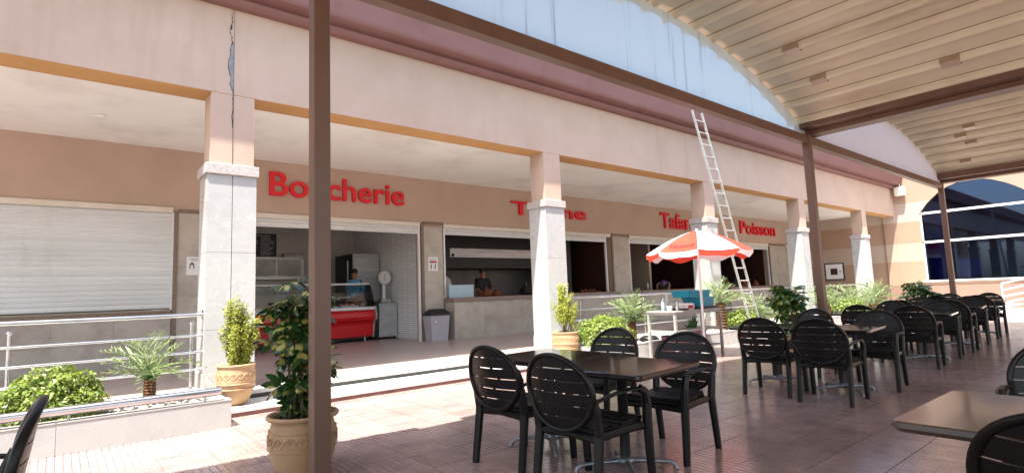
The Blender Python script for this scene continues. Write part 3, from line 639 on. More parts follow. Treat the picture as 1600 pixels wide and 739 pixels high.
# bin
bn = thing('waste_bin', 'grey plastic waste bin with a dark swing lid against the pier', 'bin', (7.2, 11.78, F))
def frustum(b, w0, d0, w1, d1, z0, z1, mi=0):
    vs = [(-w0, -d0, z0), (w0, -d0, z0), (w0, d0, z0), (-w0, d0, z0), (-w1, -d1, z1), (w1, -d1, z1), (w1, d1, z1), (-w1, d1, z1)]
    b.add(vs, [(0, 3, 2, 1), (4, 5, 6, 7), (0, 1, 5, 4), (1, 2, 6, 5), (2, 3, 7, 6), (3, 0, 4, 7)], mi)
b = MB(); frustum(b, .22, .15, .27, .19, 0, .62); b.build('body', 'binbody', bn)
b = MB(); frustum(b, .285, .205, .28, .2, .62, .66); frustum(b, .28, .2, .16, .08, .66, .78); b.build('lid', 'blackmetal', bn)
b = MB(); b.prism([(-.16, .47), (-.08, .47), (-.12, .56)], -.182, -.165, 'y'); b.build('recycling_mark', 'paper', bn)

# ------------------------------------------------------------------ planters, pebbles, railings
def planter(x0, x1, label, end_r=True):
    t = thing('planter', label, 'planter', (x0, 6.4, 0), group='low marble planters along the arcade')
    n = max(1, round((x1 - x0) / 1.25)); w = (x1 - x0) / n
    for i in range(n):
        a = x0 + i * w
        b = MB(); b.box(a + .0015, a + w - .0015, 6.40, 6.42, 0, .268); b.build('marble_panel', 'marble', t, True)
        b = MB(); b.box(a + .0015, a + w - .0015, 6.395, 6.53, .269, .285, c=.003); b.build('coping', 'marble', t, True)
    b = MB(); b.box(x0 + .02, x1 - .02, 6.421, 6.5, 0, .268); b.box(x0, x0 + .1, 6.5, 7.5, 0, .268); b.box(x1 - .1, x1, 6.5, 7.5, 0, .268); b.build('side_wall', 'marble', t, True)
    b = MB(); b.box(x0 + .1, x1 - .1, 6.5, 7.52, .0, .215); b.build('soil', 'soil', t, True)
    b = MB(); b.box(x0, x1, 7.5, 7.82, -.03, .185); b.build('back_wall', 'marble', t, True)
    b = MB(); b.box(x0 + .0, x1 + .0, 7.48, 7.845, .187, .245, c=.004); b.build('kerb', 'marble_floor', t, True)
    b = MB(); nn = int((x1 - x0) * 230)
    if x1 > 10: nn = int(12 * 230)
    ico = [(0, 0, 1), (.9, 0, .2), (.3, .85, .1), (-.75, .5, .15), (-.7, -.55, .1), (.3, -.9, .15), (0, 0, -.6)]; fc = [(0, i, i % 5 + 1) for i in range(1, 6)] + [(6, i % 5 + 1, i) for i in range(1, 6)]
    fc = [(0, i, (i % 5) + 1) for i in range(1, 6)]
    for k in range(nn):
        x = rnd.uniform(x0 + .12, min(x1 - .12, x0 + 13)); y = rnd.uniform(6.54, 7.46); s_ = rnd.uniform(.012, .032); a = rnd.uniform(0, 6.3); ca, sa = math.cos(a), math.sin(a); e = rnd.uniform(.6, 1.1)
        b.add([(x + s_ * (v[0] * ca - v[1] * sa * e), y + s_ * (v[0] * sa + v[1] * ca * e), .218 + s_ * v[2] * .6) for v in ico], fc, 0, True)
    o = b.build('pebbles', 'pebble', t, True, fix=False); o['kind'] = 'stuff'
    return t
planter(-4.2, 1.42, 'low pale marble planter of white pebbles at the left, before the roller shutter')
planter(7.36, 23.4, 'long low marble planter of white pebbles running right past the umbrella')
def railing(x0, x1, label, posts):
    t = thing('steel_railing', label, 'railing', (x0, C + .05, F), group='chrome railings between the columns')
    y = C + .05
    for z, r in ((1.144, .027), (.89, .016), (.685, .016), (.475, .016)):
        b = MB(); b.tube([(x0, y, z), ((x0 + x1) / 2, y, z), (x1, y, z)], r, 10); b.build('rail', 'chrome', t, True)
    for px_ in posts:
        b = MB(); b.tube([(px_, y + .045, F), (px_, y + .045, 1.02)], .02, 10); b.lathe([(0, 1.02), (.024, 1.02), (.03, 1.045), (.018, 1.07), (0, 1.075)], (px_, y + .045, 0), 10); b.build('post', 'chrome', t, True)
    for px_ in (x0, x1): 
        b = MB(); b.box(px_ - .006, px_ + .006, y - .04, y + .04, 1.09, 1.2); b.build('wall_plate', 'chrome', t, True)
railing(-4.1, 1.405, 'chrome railing of four rails in front of the closed roller shutter', (-3.2, -1.8, -.4, 1.29))
railing(7.86, 13.12, 'chrome railing between the second column and the umbrella column', (8.3, 10.4, 12.6))
railing(13.64, 18.82, 'chrome railing behind the ladder foot', (14.3, 16.2, 18.2))
railing(19.34, 24.48, 'far chrome railing below the framed hose cabinet', (19.9, 21.6, 23.45))
lr = thing('low_bar_railing', 'thick brushed low bar on short stubs along the left planter edge', 'railing', (1.3, 6.47, .285))
b = MB(); b.tube([(-4.2, 6.42, .375), (-1, 6.42, .375), (1.32, 6.42, .375)], .042, 14); b.build('bar', 'chrome', lr, True)
for x in (-3.4, -2.2, -1.0, .1, 1.18):
    b = MB(); b.tube([(x, 6.44, .284), (x, 6.44, .36)], .011, 8); b.build('stub', 'chrome', lr, True)

# ------------------------------------------------------------------ end building with the arched window
eb = thing('end_building', 'peach and cream banded building with a large arched window closing the courtyard', 'building', (EX, 4.8, 0))
arch = [(6.95, 4.05), (6.63, 4.48), (6.26, 4.82), (5.9, 5.05), (5.49, 5.19), (5.15, 5.24), (4.88, 5.22), (4.45, 5.1), (4.05, 4.9), (3.78, 4.72), (3.54, 4.53), (3.2, 4.05)]
arch = [(y, z) for y, z in arch]
wy0, wy1 = 3.0, 6.95; arch[-1] = (3.0, 3.95)
b = MB()
b.box(EX, EX + .3, wy1, 17.2, -.04, 8); b.box(EX, EX + .3, -14, wy0, -.04, 8); b.box(EX, EX + .3, wy0, wy1, -.04, 1.12)
b.prism(arch + [(3.0, 8), (6.95, 8)], EX, EX + .3, 'x')
b.build('wall', 'band', eb, True)
b = MB(); b.box(EX - .1, EX, 7.86, 8.28, .19, 4.05); b.build('pilaster', 'band', eb, True)
b = MB(); b.box(EX - .06, EX + .1, 2.95, 7.05, 1.12, 1.19); b.build('window_sill', 'white', eb, True)
win = MB()
for z in (2.81, 4.05): win.box(EX + .06, EX + .12, wy0, wy1, z - .045, z + .045)
win.box(EX + .06, EX + .12, wy1 - .06, wy1, 1.19, 4.05); win.box(EX + .062, EX + .118, 3.0, 3.06, 1.19, 4.0)
wf = win.build('window_frame', 'white', eb, True)
for z0, z1 in ((1.19, 2.765), (2.855, 4.005)):
    b = MB(); b.box(EX + .085, EX + .093, wy0 + .06, wy1 - .06, z0, z1); b.v = [(v[0] - EX, v[1] - 4.8, v[2]) for v in b.v]; b.build('pane', 'winglass', wf)
b = MB(); b.prism([(6.95, 4.095)] + arch[1:-1] + [(3.02, 4.095)], EX + .085, EX + .093, 'x'); b.v = [(v[0] - EX, v[1] - 4.8, v[2]) for v in b.v]; b.build('pane', 'winglass', wf)
b = MB(); b.box(EX + 4, EX + 4.1, -2, 9, 0, 6); b.box(EX + .31, EX + 4, 8.6, 8.7, 0, 6); b.box(EX + .31, EX + 4, -2.1, -2, 0, 6); b.box(EX + .31, EX + 4, -2, 8.6, 0, .05); b.box(EX + .31, EX + 4, -2, 8.6, 6, 6.1); b.build('inner_room', 'bluewall', eb, True)
b = MB(); n = 60
ys = [6.9 - .75 * i / n for i in range(n + 1)]
for i in range(n):
    x0_ = EX + .42 + .04 * math.sin(i * 1.3); x1_ = EX + .42 + .04 * math.sin((i + 1) * 1.3)
    e0 = ys[i]; e1 = ys[i + 1]; k0 = .0 + .35 * (i / n)
    b.quad((x0_, e0, 1.2), (x1_, e1 + k0 * .3, 1.2), (x1_, e1, 5.1), (x0_, e0, 5.1))
tag(b.build('curtain', 'curtain'), 'bright blue drape hanging inside the left edge of the arched window', 'curtain')
b = MB(); b.box(EX + .5, EX + .53, 5.15, 5.85, 1.35, 1.98); pic = b.build('board', 'bluepic'); tag(pic, 'bright blue square picture behind the lower window pane', 'picture')
b = MB()
for k in range(8): a = k * math.pi / 4; b.tube([(EX + .495, 5.5, 1.66), (EX + .495, 5.5 + .2 * math.cos(a), 1.66 + .2 * math.sin(a))], .012, 5)
b.build('motif', 'paper', pic)
pic.name = 'blue_picture'
# hose cabinet
hc = thing('hose_cabinet', 'white framed square fire hose cabinet on the shaded banded wall', 'cabinet', (EX, 10.5, 1.36))
b = MB(); b.box(-.06, 0, -.42, .42, 0, .8, c=.01); b.build('frame', 'blackmetal', hc)
b = MB(); b.box(-.075, -.061, -.37, .37, .05, .75, c=.004); b.build('door', 'paper', hc)
b = MB(); b.box(-.08, -.0755, -.14, .16, .25, .55); b.box(-.08, -.0755, -.3, -.22, .38, .43); b.build('window', 'darkwood', hc)
# floodlight
fl = thing('floodlight', 'white floodlight on a short arm where the cornice meets the end wall', 'lamp', (EX, 7.5, 5.1))
b = MB(); b.box(-.32, -.12, -.2, .2, -.2, .2, c=.03); b.build('lamp_head', 'cream', fl)
b = MB()
for k in range(6): b.box(-.12, -.06, -.16 + k * .06, -.14 + k * .06, -.16, .16)
b.build('cooling_fins', 'cream', fl)
b = MB(); b.tube([(0, 0, .42), (-.1, 0, .45), (-.2, 0, .22)], .02); b.build('arm', 'cream', fl)
# raised platform and ramp rail at the far right
b = MB(); b.box(23.5, 28.49, -6, 7.48, -.03, .1); struct('far_platform', b, 'marble_floor')
b = MB(); b.box(23.9, 28.48, -6, 7.47, .1, .19); struct('far_platform_step', b, 'marble_floor')
rr = thing('ramp_railing', 'white sloping handrail in front of the arched window at the right edge', 'railing', (24.5, 3.92, .19))
for z in (1.0, .78, .56, .36):
    b = MB(); b.tube([(24.5, 3.92, z), (24.5, 1.5, z + .58), (24.5, -2.0, z + 1.42)], .026, 8); b.build('rail', 'white', rr, True)
for y, dz in ((3.92, 0), (1.5, .58), (-.8, 1.13)):
    b = MB(); b.tube([(24.5, y, .1), (24.5, y, 1.0 + dz)], .026, 8); b.build('post', 'white', rr, True)
b = MB()
for k in range(6): b.box(24.2, 24.8, 3.4 - k * .9, 4.1 - 0 if k == 0 else 3.4 - (k - 1) * .9, .19, .3 + k * .2) if False else None
b.prism([(3.9, .19), (-2, 1.55), (-2, .19)], 24.44, 28.45, 'x'); tag(b.build('ramp', 'band'), 'sloping ramp wall below the white handrail', 'ramp')

# ------------------------------------------------------------------ canopy
PX = (-7.1, 1.43, 9.95, 18.3); PY = 3.91
cn = thing('canopy', 'brown steel canopy with beige corrugated barrel vaults over the tables', 'canopy', (PX[1], PY, 0))
for i, x in enumerate(PX):
    b = MB(); b.box(x - .06, x + .06, PY - .06, PY + .06, 0, 3.874, c=.006); b.box(x - .11, x + .11, PY - .11, PY + .11, 0, .012); po = b.build('post', 'brown', cn, True)
    b = MB(); b.box(x - .28, x + .28, PY + .08, -5.2, 3.875, 4.035, c=.004); b.build('cross_beam', 'brown', cn, True)
    b = MB(); b.box(x - .02, x + .26, PY + .04, -5.2, 3.80, 3.874, c=.004); b.build('gutter', 'brown', cn, True)
for a, c_ in zip(PX, PX[1:]):
    b = MB(); b.box(a + .061, c_ - .061, PY - .045, PY + .075, 3.65, 3.795, c=.004); b.build('edge_beam', 'brown', cn, True)
hs = 3.98; rise = .85; RR = (hs * hs + rise * rise) / (2 * rise); tot = math.asin(hs / RR); pit = .45; na = 18; da = 2 * tot / na; pw = RR * da
b = MB(); hw = pw / 2; segs = 8; r_ = .052
yA, yB = -5.2, 4.06
b.prism([(-hw - .01, .001), (hw - .035, 0), (hw - .035, .006), (-hw - .01, .007)], yA, yB, 'y')
rb = [(hw - .062, .004)]
for k in range(segs + 1): a = math.pi + math.pi * k / segs; rb.append((hw - .0 + r_ * math.cos(a) * 1.0, r_ * 1.8 * math.sin(a)))
rb.append((hw + .06, .004)); n = len(rb); vs = [(x, y, z) for y in (yA, yB + .015) for x, z in rb]
b.add(vs, [(k, k + 1, n + k + 1, n + k) for k in range(n - 1)], 0, True); b.add([vs[k] for k in range(n)], [tuple(range(n))]); b.add([vs[n + k] for k in range(n)], [tuple(range(n))])
b.box(hw - .072, hw - .064, yA, yB - .002, -.0035, .003, 1)  # thin dark strip beside the rib, shade of the sheet lap put in as colour
rme = b.mesh('roof_panel', ['roof', 'rib_shade'])
lampm = MB(); lampm.box(-.07, .07, -.11, .11, -.045, .04, 0, c=.004); lampm.box(-.055, .055, -.1, .1, -.052, -.0455, 1); lme = lampm.mesh('roof_lamp', ['lampbox', 'lampglass'])
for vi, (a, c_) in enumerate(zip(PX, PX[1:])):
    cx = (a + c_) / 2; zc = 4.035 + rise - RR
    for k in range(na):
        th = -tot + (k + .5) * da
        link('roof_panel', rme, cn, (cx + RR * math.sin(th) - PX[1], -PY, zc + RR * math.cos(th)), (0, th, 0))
    if vi == 0: continue
    # gable sheet
    pl = [(cx - hs - .26, 3.797), (cx + hs + .26, 3.797), (cx + hs + .26, 4.03)] + [(cx + RR * math.sin(tot * (1 - 2 * j / 24)), zc + RR * math.cos(tot * (1 - 2 * j / 24)) - .06) for j in range(25)] + [(cx - hs - .26, 4.03)]
    b = MB(); b.prism(pl, PY - .012, PY - .004, 'y'); b.build('gable_sheet', 'sheet' if vi == 1 else 'sheet2', cn, True)
    b = MB(); b.tube([(cx + RR * math.sin(tot * (1 - 2 * j / 30)), PY + .165, zc + RR * math.cos(tot * (1 - 2 * j / 30)) + .012) for j in range(31)], .012, 6); b.build('edge_trim', 'menu', cn, True)
    for k, yy in (((13, 3.2), (15, 3.2), (16, 1.7), (10, 2.9), (13, -.6)) if vi == 1 else ((12, 2.75), (13, 3.0), (14, 2.9), (16, 3.2), (12, .9), (14, .6))):
        th = -tot + (k + 1) * da - .5 * da * 0
        link('roof_lamp', lme, cn, (cx + (RR - .04) * math.sin(th) - PX[1], yy - PY, zc + (RR - .04) * math.cos(th)), (0, th, 0))

# ------------------------------------------------------------------ chairs
def make_chair(label):
    t = thing('armchair', label, 'chair', group='black plastic armchairs around the tables')
    A, Bz = .262, .232; zc = .648; tilt = .17
    def bp(u, w, d=0):                              # a point of the tilted back: u across, w up from its centre
        curve = .045 * (1 - (u / A) ** 2) if abs(u) < A else 0
        return (-.265 - tilt * (w + .2) - curve + d, u, zc + w)
    # rim: oval frame
    n = 36; vs = []; prof_ = [(1.04, -.014), (1.045, .012), (1.0, .022), (.93, .016), (.925, -.008), (.98, -.018)]
    for i in range(n):
        a = 2 * math.pi * i / n
        for k_, dd in prof_:
            u = A * math.cos(a) * k_; w = Bz * math.sin(a) * k_
            cu = .045 * (1 - min(1, abs(u) / A) ** 2); vs.append((-.265 - tilt * (w + .2) - cu + dd, u, zc + w))
    m = len(prof_); fs = [(i * m + j, i * m + (j + 1) % m, ((i + 1) % n) * m + (j + 1) % m, ((i + 1) % n) * m + j) for i in range(n) for j in range(m)]
    b = MB(); b.add(vs, fs, 0, True); rim = b.build('backrest', 'plastic', t)
    # slats of the back with narrow slots between
    H_ = Bz * .96; ns = 6; sh_ = 2 * H_ / ns; gap = .0065
    for i in range(ns):
        w0 = -H_ + i * sh_ + (gap / 2 if i else 0); w1 = -H_ + (i + 1) * sh_ - (gap / 2 if i < ns - 1 else 0); vs = []
        k = 8
        for f_ in (0, 1):
            for w in (w0, (w0 + w1) / 2, w1):
                e = A * .965 * math.sqrt(max(0, 1 - (w / Bz) ** 2)); e = max(e, .02)
                for j in range(k + 1):
                    u = -e + 2 * e * j / k; vs.append(bp(u, w, .008 if f_ else -.002))
        fs = []; K = k + 1
        for f_ in (0, 1):
            for r in (0, 1):
                for j in range(k): fs.append((f_ * 3 * K + r * K + j, f_ * 3 * K + r * K + j + 1, f_ * 3 * K + (r + 1) * K + j + 1, f_ * 3 * K + (r + 1) * K + j))
        for r in (0, 2):
            for j in range(k): fs.append((r * K + j, r * K + j + 1, 3 * K + r * K + j + 1, 3 * K + r * K + j))
        for j in (0, k):
            for r in (0, 1): fs.append((r * K + j, (r + 1) * K + j, 3 * K + (r + 1) * K + j, 3 * K + r * K + j))
        b = MB(); b.add(vs, fs, 0, False); b.build('slat', 'plastic', rim)
    b = MB()
    for i in range(1, ns):
        w = -H_ + i * sh_
        for u in (-.09, .09) if i % 2 else (-.03, .12): p0 = bp(u, w - .012, .003); p1 = bp(u, w + .012, .003); b.box(p0[0] - .004, p0[0] + .004, u - .012, u + .012, p0[2], p1[2])
    b.build('slot_bridge', 'plastic', rim)['kind'] = 'stuff'
    # seat with slats
    st_ = None
    b = MB(); pts = [(-.22, -.19), (-.22, .19), (.0, .235), (.2, .235), (.235, .21), (.235, -.21), (.2, -.235), (.0, -.235)]
    b.prism(pts, .405, .425, 'z'); seat = b.build('seat', 'plastic', t)
    for i in range(6):
        x0_ = -.215 + i * .075; w_ = .19 + .045 * min(1, max(0, (x0_ + .22) / .22)); b = MB(); z_ = .426 + .012 * abs(i - 2.2) / 3
        b.box(x0_, x0_ + .069, -w_ + .004, w_ - .004, .4255, z_ + .009, c=.003); b.build('slat', 'plastic', seat)
    b = MB(); b.prism([(-.2, .36), (.22, .36), (.235, .404), (-.22, .404)], -.2, .2, 'y'); b.build('seat_frame', 'plastic', t)
    for s_ in (-1, 1):
        b = MB(); b.tube([(-.29, .245 * s_, 0), (-.262, .243 * s_, .2), (-.235, .24 * s_, .40), (-.262, .25 * s_, .56), (-.285, .25 * s_, .64)], [(.024, .031), (.026, .034), (.030, .037), (.024, .028), (.014, .018)], 8, sq=True); b.build('leg', 'plastic', t)
        b = MB(); b.tube([(.262, .262 * s_, 0), (.248, .262 * s_, .2), (.238, .262 * s_, .40), (.236, .266 * s_, .53), (.212, .272 * s_, .60), (.15, .275 * s_, .63)], [(.024, .030), (.027, .034), (.031, .037), (.03, .033), (.021, .03), (.015, .029)], 8, sq=True); b.build('leg', 'plastic', t)
        b = MB(); b.tube([(.17, .275 * s_, .626), (.08, .278 * s_, .638), (-.08, .275 * s_, .635), (-.2, .268 * s_, .62), (-.285, .26 * s_, .605)], [(.012, .027), (.011, .027), (.011, .023), (.011, .02), (.012, .016)], 8, sq=True); b.build('armrest', 'plastic', t)
        b = MB(); b.tube([(-.23, .235 * s_, .39), (0, .245 * s_, .395), (.235, .255 * s_, .39)], [(.024, .014)] * 3, 8, sq=True); b.build('seat_rail', 'plastic', t)
    b = MB(); b.tube([(.236, -.255, .375), (.236, 0, .385), (.236, .255, .375)], [(.024, .013)] * 3, 8, sq=True); b.build('seat_rail', 'plastic', t)
    b = MB(); b.tube([(-.237, -.235, .375), (-.237, 0, .39), (-.237, .235, .375)], [(.024, .013)] * 3, 8, sq=True); b.build('seat_rail', 'plastic', t)
    return t
TH = 6
chairs = [
 (2.80, 3.33, 5, 'black armchair on the left of the nearest pair of tables, second from the camera'),
 (2.70, 2.53, 4, 'large black armchair at left of the nearest table, back towards us'),
 (3.72, 2.66, 186, 'black armchair on the right side of the nearest table, facing left'),
 (3.92, 3.58, 187, 'black armchair far right of the nearest tables, before the round bush'),
 (6.53, 3.17, 7, 'black armchair standing left at the second table group, full slotted back towards us'),
 (6.44, 2.51, 6, 'black armchair nearest the camera in the second table group, left side'),
 (7.55, 2.44, 186, 'black armchair facing us from the right side of the second table'),
 (8.10, 3.45, 178, 'bluish lit armchair top behind the second table group'),
 (9.66, 2.55, 8, 'black armchair at the left near side of the third table group'),
 (10.15, 3.35, 4, 'black armchair at the left far side of the third table group, sky lit slots'),
 (11.1, 2.62, 186, 'black armchair at the right near side of the third table group'),
 (11.4, 3.40, 186, 'black armchair at the right far side of the third table group'),
 (12.05, 2.62, 6, 'black armchair at the left near side of the fourth table group'),
 (12.3, 3.42, 6, 'black armchair at the left far side of the fourth table group'),
 (13.5, 2.70, 186, 'black armchair at the right near side of the fourth table group'),
 (13.6, 3.50, 186, 'black armchair at the right far side of the fourth table group'),
 (14.84, 2.77, 7, 'black armchair at the left near side of the farthest table group'),
 (15.0, 3.50, 7, 'black armchair at the left far side of the farthest table group'),
 (16.15, 2.85, 186, 'farthest black armchair on the right, nearest the white handrail'),
 (16.3, 3.60, 186, 'black armchair at the far right corner of the farthest tables'),
 (-.42, 3.2, 180, 'black armchair cut off by the bottom left edge of the picture'),
 (2.40, .15, -12, 'black armchair cut off at the bottom right corner, behind the shiny brown table'),
 (4.05, .42, 186, 'black armchair just showing at the right edge beyond the shiny table'),
]
ch0 = make_chair(chairs[0][3]); ch0.location = (chairs[0][0], chairs[0][1], 0); ch0.rotation_euler = (0, 0, R(chairs[0][2]))
for x, y, a, l in chairs[1:]: place_copy(ch0, l, (x, y, 0), R(a))

# ------------------------------------------------------------------ tables
def make_table(label, mt='tabletop', w=.41):
    t = thing('cafe_table', label, 'table', group='square dark cafe tables')
    def rounded(h, r=.03, n=4):
        P = []
        for cx, cy, a0 in ((h - r, h - r, 0), (-h + r, h - r, 90), (-h + r, -h + r, 180), (h - r, -h + r, 270)):
            for k in range(n + 1): a = R(a0 + 90 * k / n); P.append((cx + r * math.cos(a), cy + r * math.sin(a)))
        return P
    b = MB(); b.prism(rounded(w), .706, .724, 'z'); lo = rounded(w - .012); hi = rounded(w)
    n = len(lo); b.add([(x, y, .7295) for x, y in rounded(w - .004)] + [(x, y, .7241) for x, y in hi], [tuple(range(n))] + [(i, (i + 1) % n, n + (i + 1) % n, n + i) for i in range(n)])
    b.add([(x, y, .690) for x, y in lo] + [(x, y, .7059) for x, y in hi], [tuple(range(n))[::-1]] + [(i, (i + 1) % n, n + (i + 1) % n, n + i) for i in range(n)])
    b.build('tabletop', mt, t)
    b = MB(); b.lathe([(.036, .08), (.036, .665), (.06, .67), (.06, .69)], n=20); b.box(-.2, .2, -.03, .03, .672, .689); b.build('pole', 'blackmetal', t)
    b = MB(); b.lathe([(0, .05), (.06, .05), (.06, .085), (.04, .1), (0, .1)], n=16); b.build('hub', 'footalu', t)
    for k in range(4):
        a = R(45 + 90 * k); c_, s_ = math.cos(a), math.sin(a)
        b = MB(); b.tube([(.04 * c_, .04 * s_, .07), (.2 * c_, .2 * s_, .062), (.31 * c_, .31 * s_, .05), (.345 * c_, .345 * s_, .03), (.35 * c_, .35 * s_, .004)], [(.018, .022), (.014, .02), (.013, .018), (.016, .018), (.02, .02)], 8); b.build('foot', 'footalu', t)
    return t
tables = [
 (3.11, 2.61, 6, 'nearest square dark table with a red and brown sheen'),
 (3.22, 3.47, 6, 'dark table pushed against the far side of the nearest one, mirroring the bush pot'),
 (7.02, 2.62, 6, 'near table of the second group, its pale edge catching light'),
 (7.15, 3.45, 6, 'far table of the second group beside the leafy plant'),
 (10.4, 2.65, 6, 'near table of the third group from the left'), (10.55, 3.5, 6, 'far table of the third group from the left'),
 (12.75, 2.72, 6, 'near table of the fourth group from the left'), (12.9, 3.56, 6, 'far table of the fourth group from the left'),
 (15.5, 2.85, 6, 'near table of the farthest group'), (15.6, 3.68, 6, 'far table of the farthest group'),
]
t0 = make_table(tables[0][3]); t0.location = (*tables[0][:2], 0); t0.rotation_euler = (0, 0, R(6))
for x, y, a, l in tables[1:]: place_copy(t0, l, (x, y, 0), R(a))
t1 = make_table('shiny brown wood table at the bottom right corner reflecting the blue window', 'tabletop2'); t1.location = (2.83, .34, 0); t1.rotation_euler = (0, 0, R(-1))

# ------------------------------------------------------------------ plants
def leafclump(b, c, n, rad, size, shape=(1, 1, 1), shell=.55, up=0, mi=0, asp=.55, dome=False):
    for _ in range(n):
        while True:
            d = Vector((rnd.gauss(0, 1), rnd.gauss(0, 1), rnd.gauss(0, 1))).normalized()
            if not dome or d.z > -.15: break
        r = rad * (shell + (1 - shell) * rnd.random() ** .5) * (1 + .13 * math.sin(d.x * 7 + c[0] * 3) * math.cos(d.y * 6 + d.z * 5) + .05 * math.sin(d.x * 19 + 2) * math.sin(d.z * 17 + d.y * 13))
        p = Vector((c[0] + d.x * r * shape[0], c[1] + d.y * r * shape[1], c[2] + d.z * r * shape[2]))
        nrm = (d + Vector((rnd.gauss(0, .6), rnd.gauss(0, .6), rnd.gauss(0, .6) + up))).normalized()
        a = nrm.orthogonal().normalized(); a = (Matrix.Rotation(rnd.uniform(0, 6.28), 3, nrm) @ a); q_ = nrm.cross(a); s_ = size * rnd.uniform(.7, 1.3)
        b.add([p - a * s_, p + q_ * s_ * asp - nrm * s_ * .1, p + a * s_, p - q_ * s_ * asp - nrm * s_ * .1], [(0, 1, 2, 3)], mi, True)
def bush(name, x, y, z, rx, rz_, n, label, mt='bush', size=.022, grp='round clipped bushes in the planters'):
    t = thing(name, label, 'bush', (x, y, z), group=grp)
    b = MB(); leafclump(b, (0, 0, rz_ * .25), n, 1, size, (rx, rx * .85, rz_), .6, .3, dome=True); o = b.build('foliage', mt, t, fix=False)
    b = MB()
    for k in range(14):
        a = rnd.uniform(0, 6.28); e = rnd.uniform(.3, .8); b.tube([(0, 0, 0), (math.cos(a) * rx * e * .5, math.sin(a) * rx * e * .5, rz_ * .5), (math.cos(a) * rx * e, math.sin(a) * rx * e, rz_ * rnd.uniform(.5, 1))], .006, 4)
    b.build('stems', 'stem', t, fix=False)
bush('round_bush', -.02, 6.95, .22, .43, .40, 5200, 'bright green round bush at the far left, behind the low bar')
bush('round_bush', 7.95, 7.05, .22, .62, .46, 6000, 'bright green round bush right of the second terracotta pot')
bush('round_bush', 12.95, 7.0, .22, .55, .36, 2600, 'small round bush at the foot of the ladder', size=.03)
bush('round_bush', 19.5, 6.95, .22, .7, .42, 2200, 'light green bush right of the second brown post', size=.04)
# palms with pinnate fronds
def frond_mesh(L=.6, n=13, w=.010, ll=.2, droop=.35):
    b = MB(); pts = []
    for i in range(n + 1):
        s_ = i / n; pts.append((L * s_, 0, .16 * math.sin(s_ * 1.6) * L / .6 - droop * L * s_ ** 2.4))
    b.tube([pts[i] for i in range(0, n + 1, 2)], [.006 * (1 - .8 * i / n) + .001 for i in range(0, n + 1, 2)], 4)
    for i in range(2, n + 1):
        p = Vector(pts[i]); e = ll * math.sin(math.pi * (.18 + .75 * i / n)) ** .8
        for s_ in (-1, 1):
            d = Vector((.62, s_ * .6, .42 if i % 2 else .05)).normalized(); d = (d + Vector((rnd.gauss(0, .08), rnd.gauss(0, .08), rnd.gauss(0, .1)))).normalized()
            wv = Vector((1, -s_ * .4, 0)).normalized() * w * .34
            q1 = p + d * e * .5 + Vector((0, 0, .006)); q2 = p + d * e - Vector((0, 0, .02 * e / .15))
            b.add([p - wv * .6, p + wv * .6, q1 + wv, q2, q1 - wv], [(0, 1, 2, 3, 4)], 0, False)
    return b.mesh('frond', 'palm', fix=False)
FR = [frond_mesh(), frond_mesh(.55, 12, .010, .19, .5), frond_mesh(.5, 11, .010, .18, .1)]
def palm(x, y, z, th, tr, s_, nf, label, steep=0):
    t = thing('palm', label, 'palm', (x, y, z), group='small palms in the planters')
    b = MB(); k = 9; pr_ = []
    for i in range(k + 1):
        zz = th * i / k; pr_.append((tr * (1 - .15 * i / k), zz)); pr_.append((tr * (1.18 - .15 * i / k), zz + th / k * .5))
    b.lathe(pr_, n=9, smooth=False); b.build('trunk', 'bark', t)
    b = MB(); leafclump(b, (0, 0, th + .06), 60, .07, .05, (1, 1, 1.2), .3, asp=.2); b.build('heart', 'palm_core', t, fix=False)
    for i in range(nf):
        a = 2.4 * i + rnd.uniform(-.2, .2); el = R(70 - 85 * (i / nf) + steep + rnd.uniform(-8, 8)); m = FR[i % 3]; q_ = s_ * rnd.uniform(.85, 1.1)
        o = link('frond', m, t, (0, 0, th + .02)); o.rotation_euler = (rnd.uniform(-.2, .2), -el, a); o.scale = (q_, q_, q_)
    return t
palm(.79, 7.25, .2, .28, .06, .88, 20, 'small silvery palm with a stubby trunk left of the first column')
palm(9.0, 7.2, .2, .40, .09, 1.15, 30, 'spiky grey green palm left of the steel work table')
palm(12.4, 7.2, .2, .62, .12, 1.15, 24, 'palm with a thick brown trunk behind the teal crates')
palm(14.2, 7.2, .2, .22, .09, 1.2, 24, 'palm right of the ladder foot'); palm(15.4, 7.0, .2, .12, .09, 1.2, 20, 'low palm left of the leafy variegated plant')
palm(18.4, 7.1, .2, .35, .1, 1.2, 20, 'palm just left of the second brown post')
palm(20.4, 7.1, .2, .3, .1, 1.35, 20, 'palm below the hose cabinet'); palm(21.9, 7.0, .2, .25, .1, 1.3, 20, 'palm at the foot of the fifth column'); palm(22.9, 7.1, .2, .45, .12, 1.2, 20, 'rightmost small palm in the long planter')

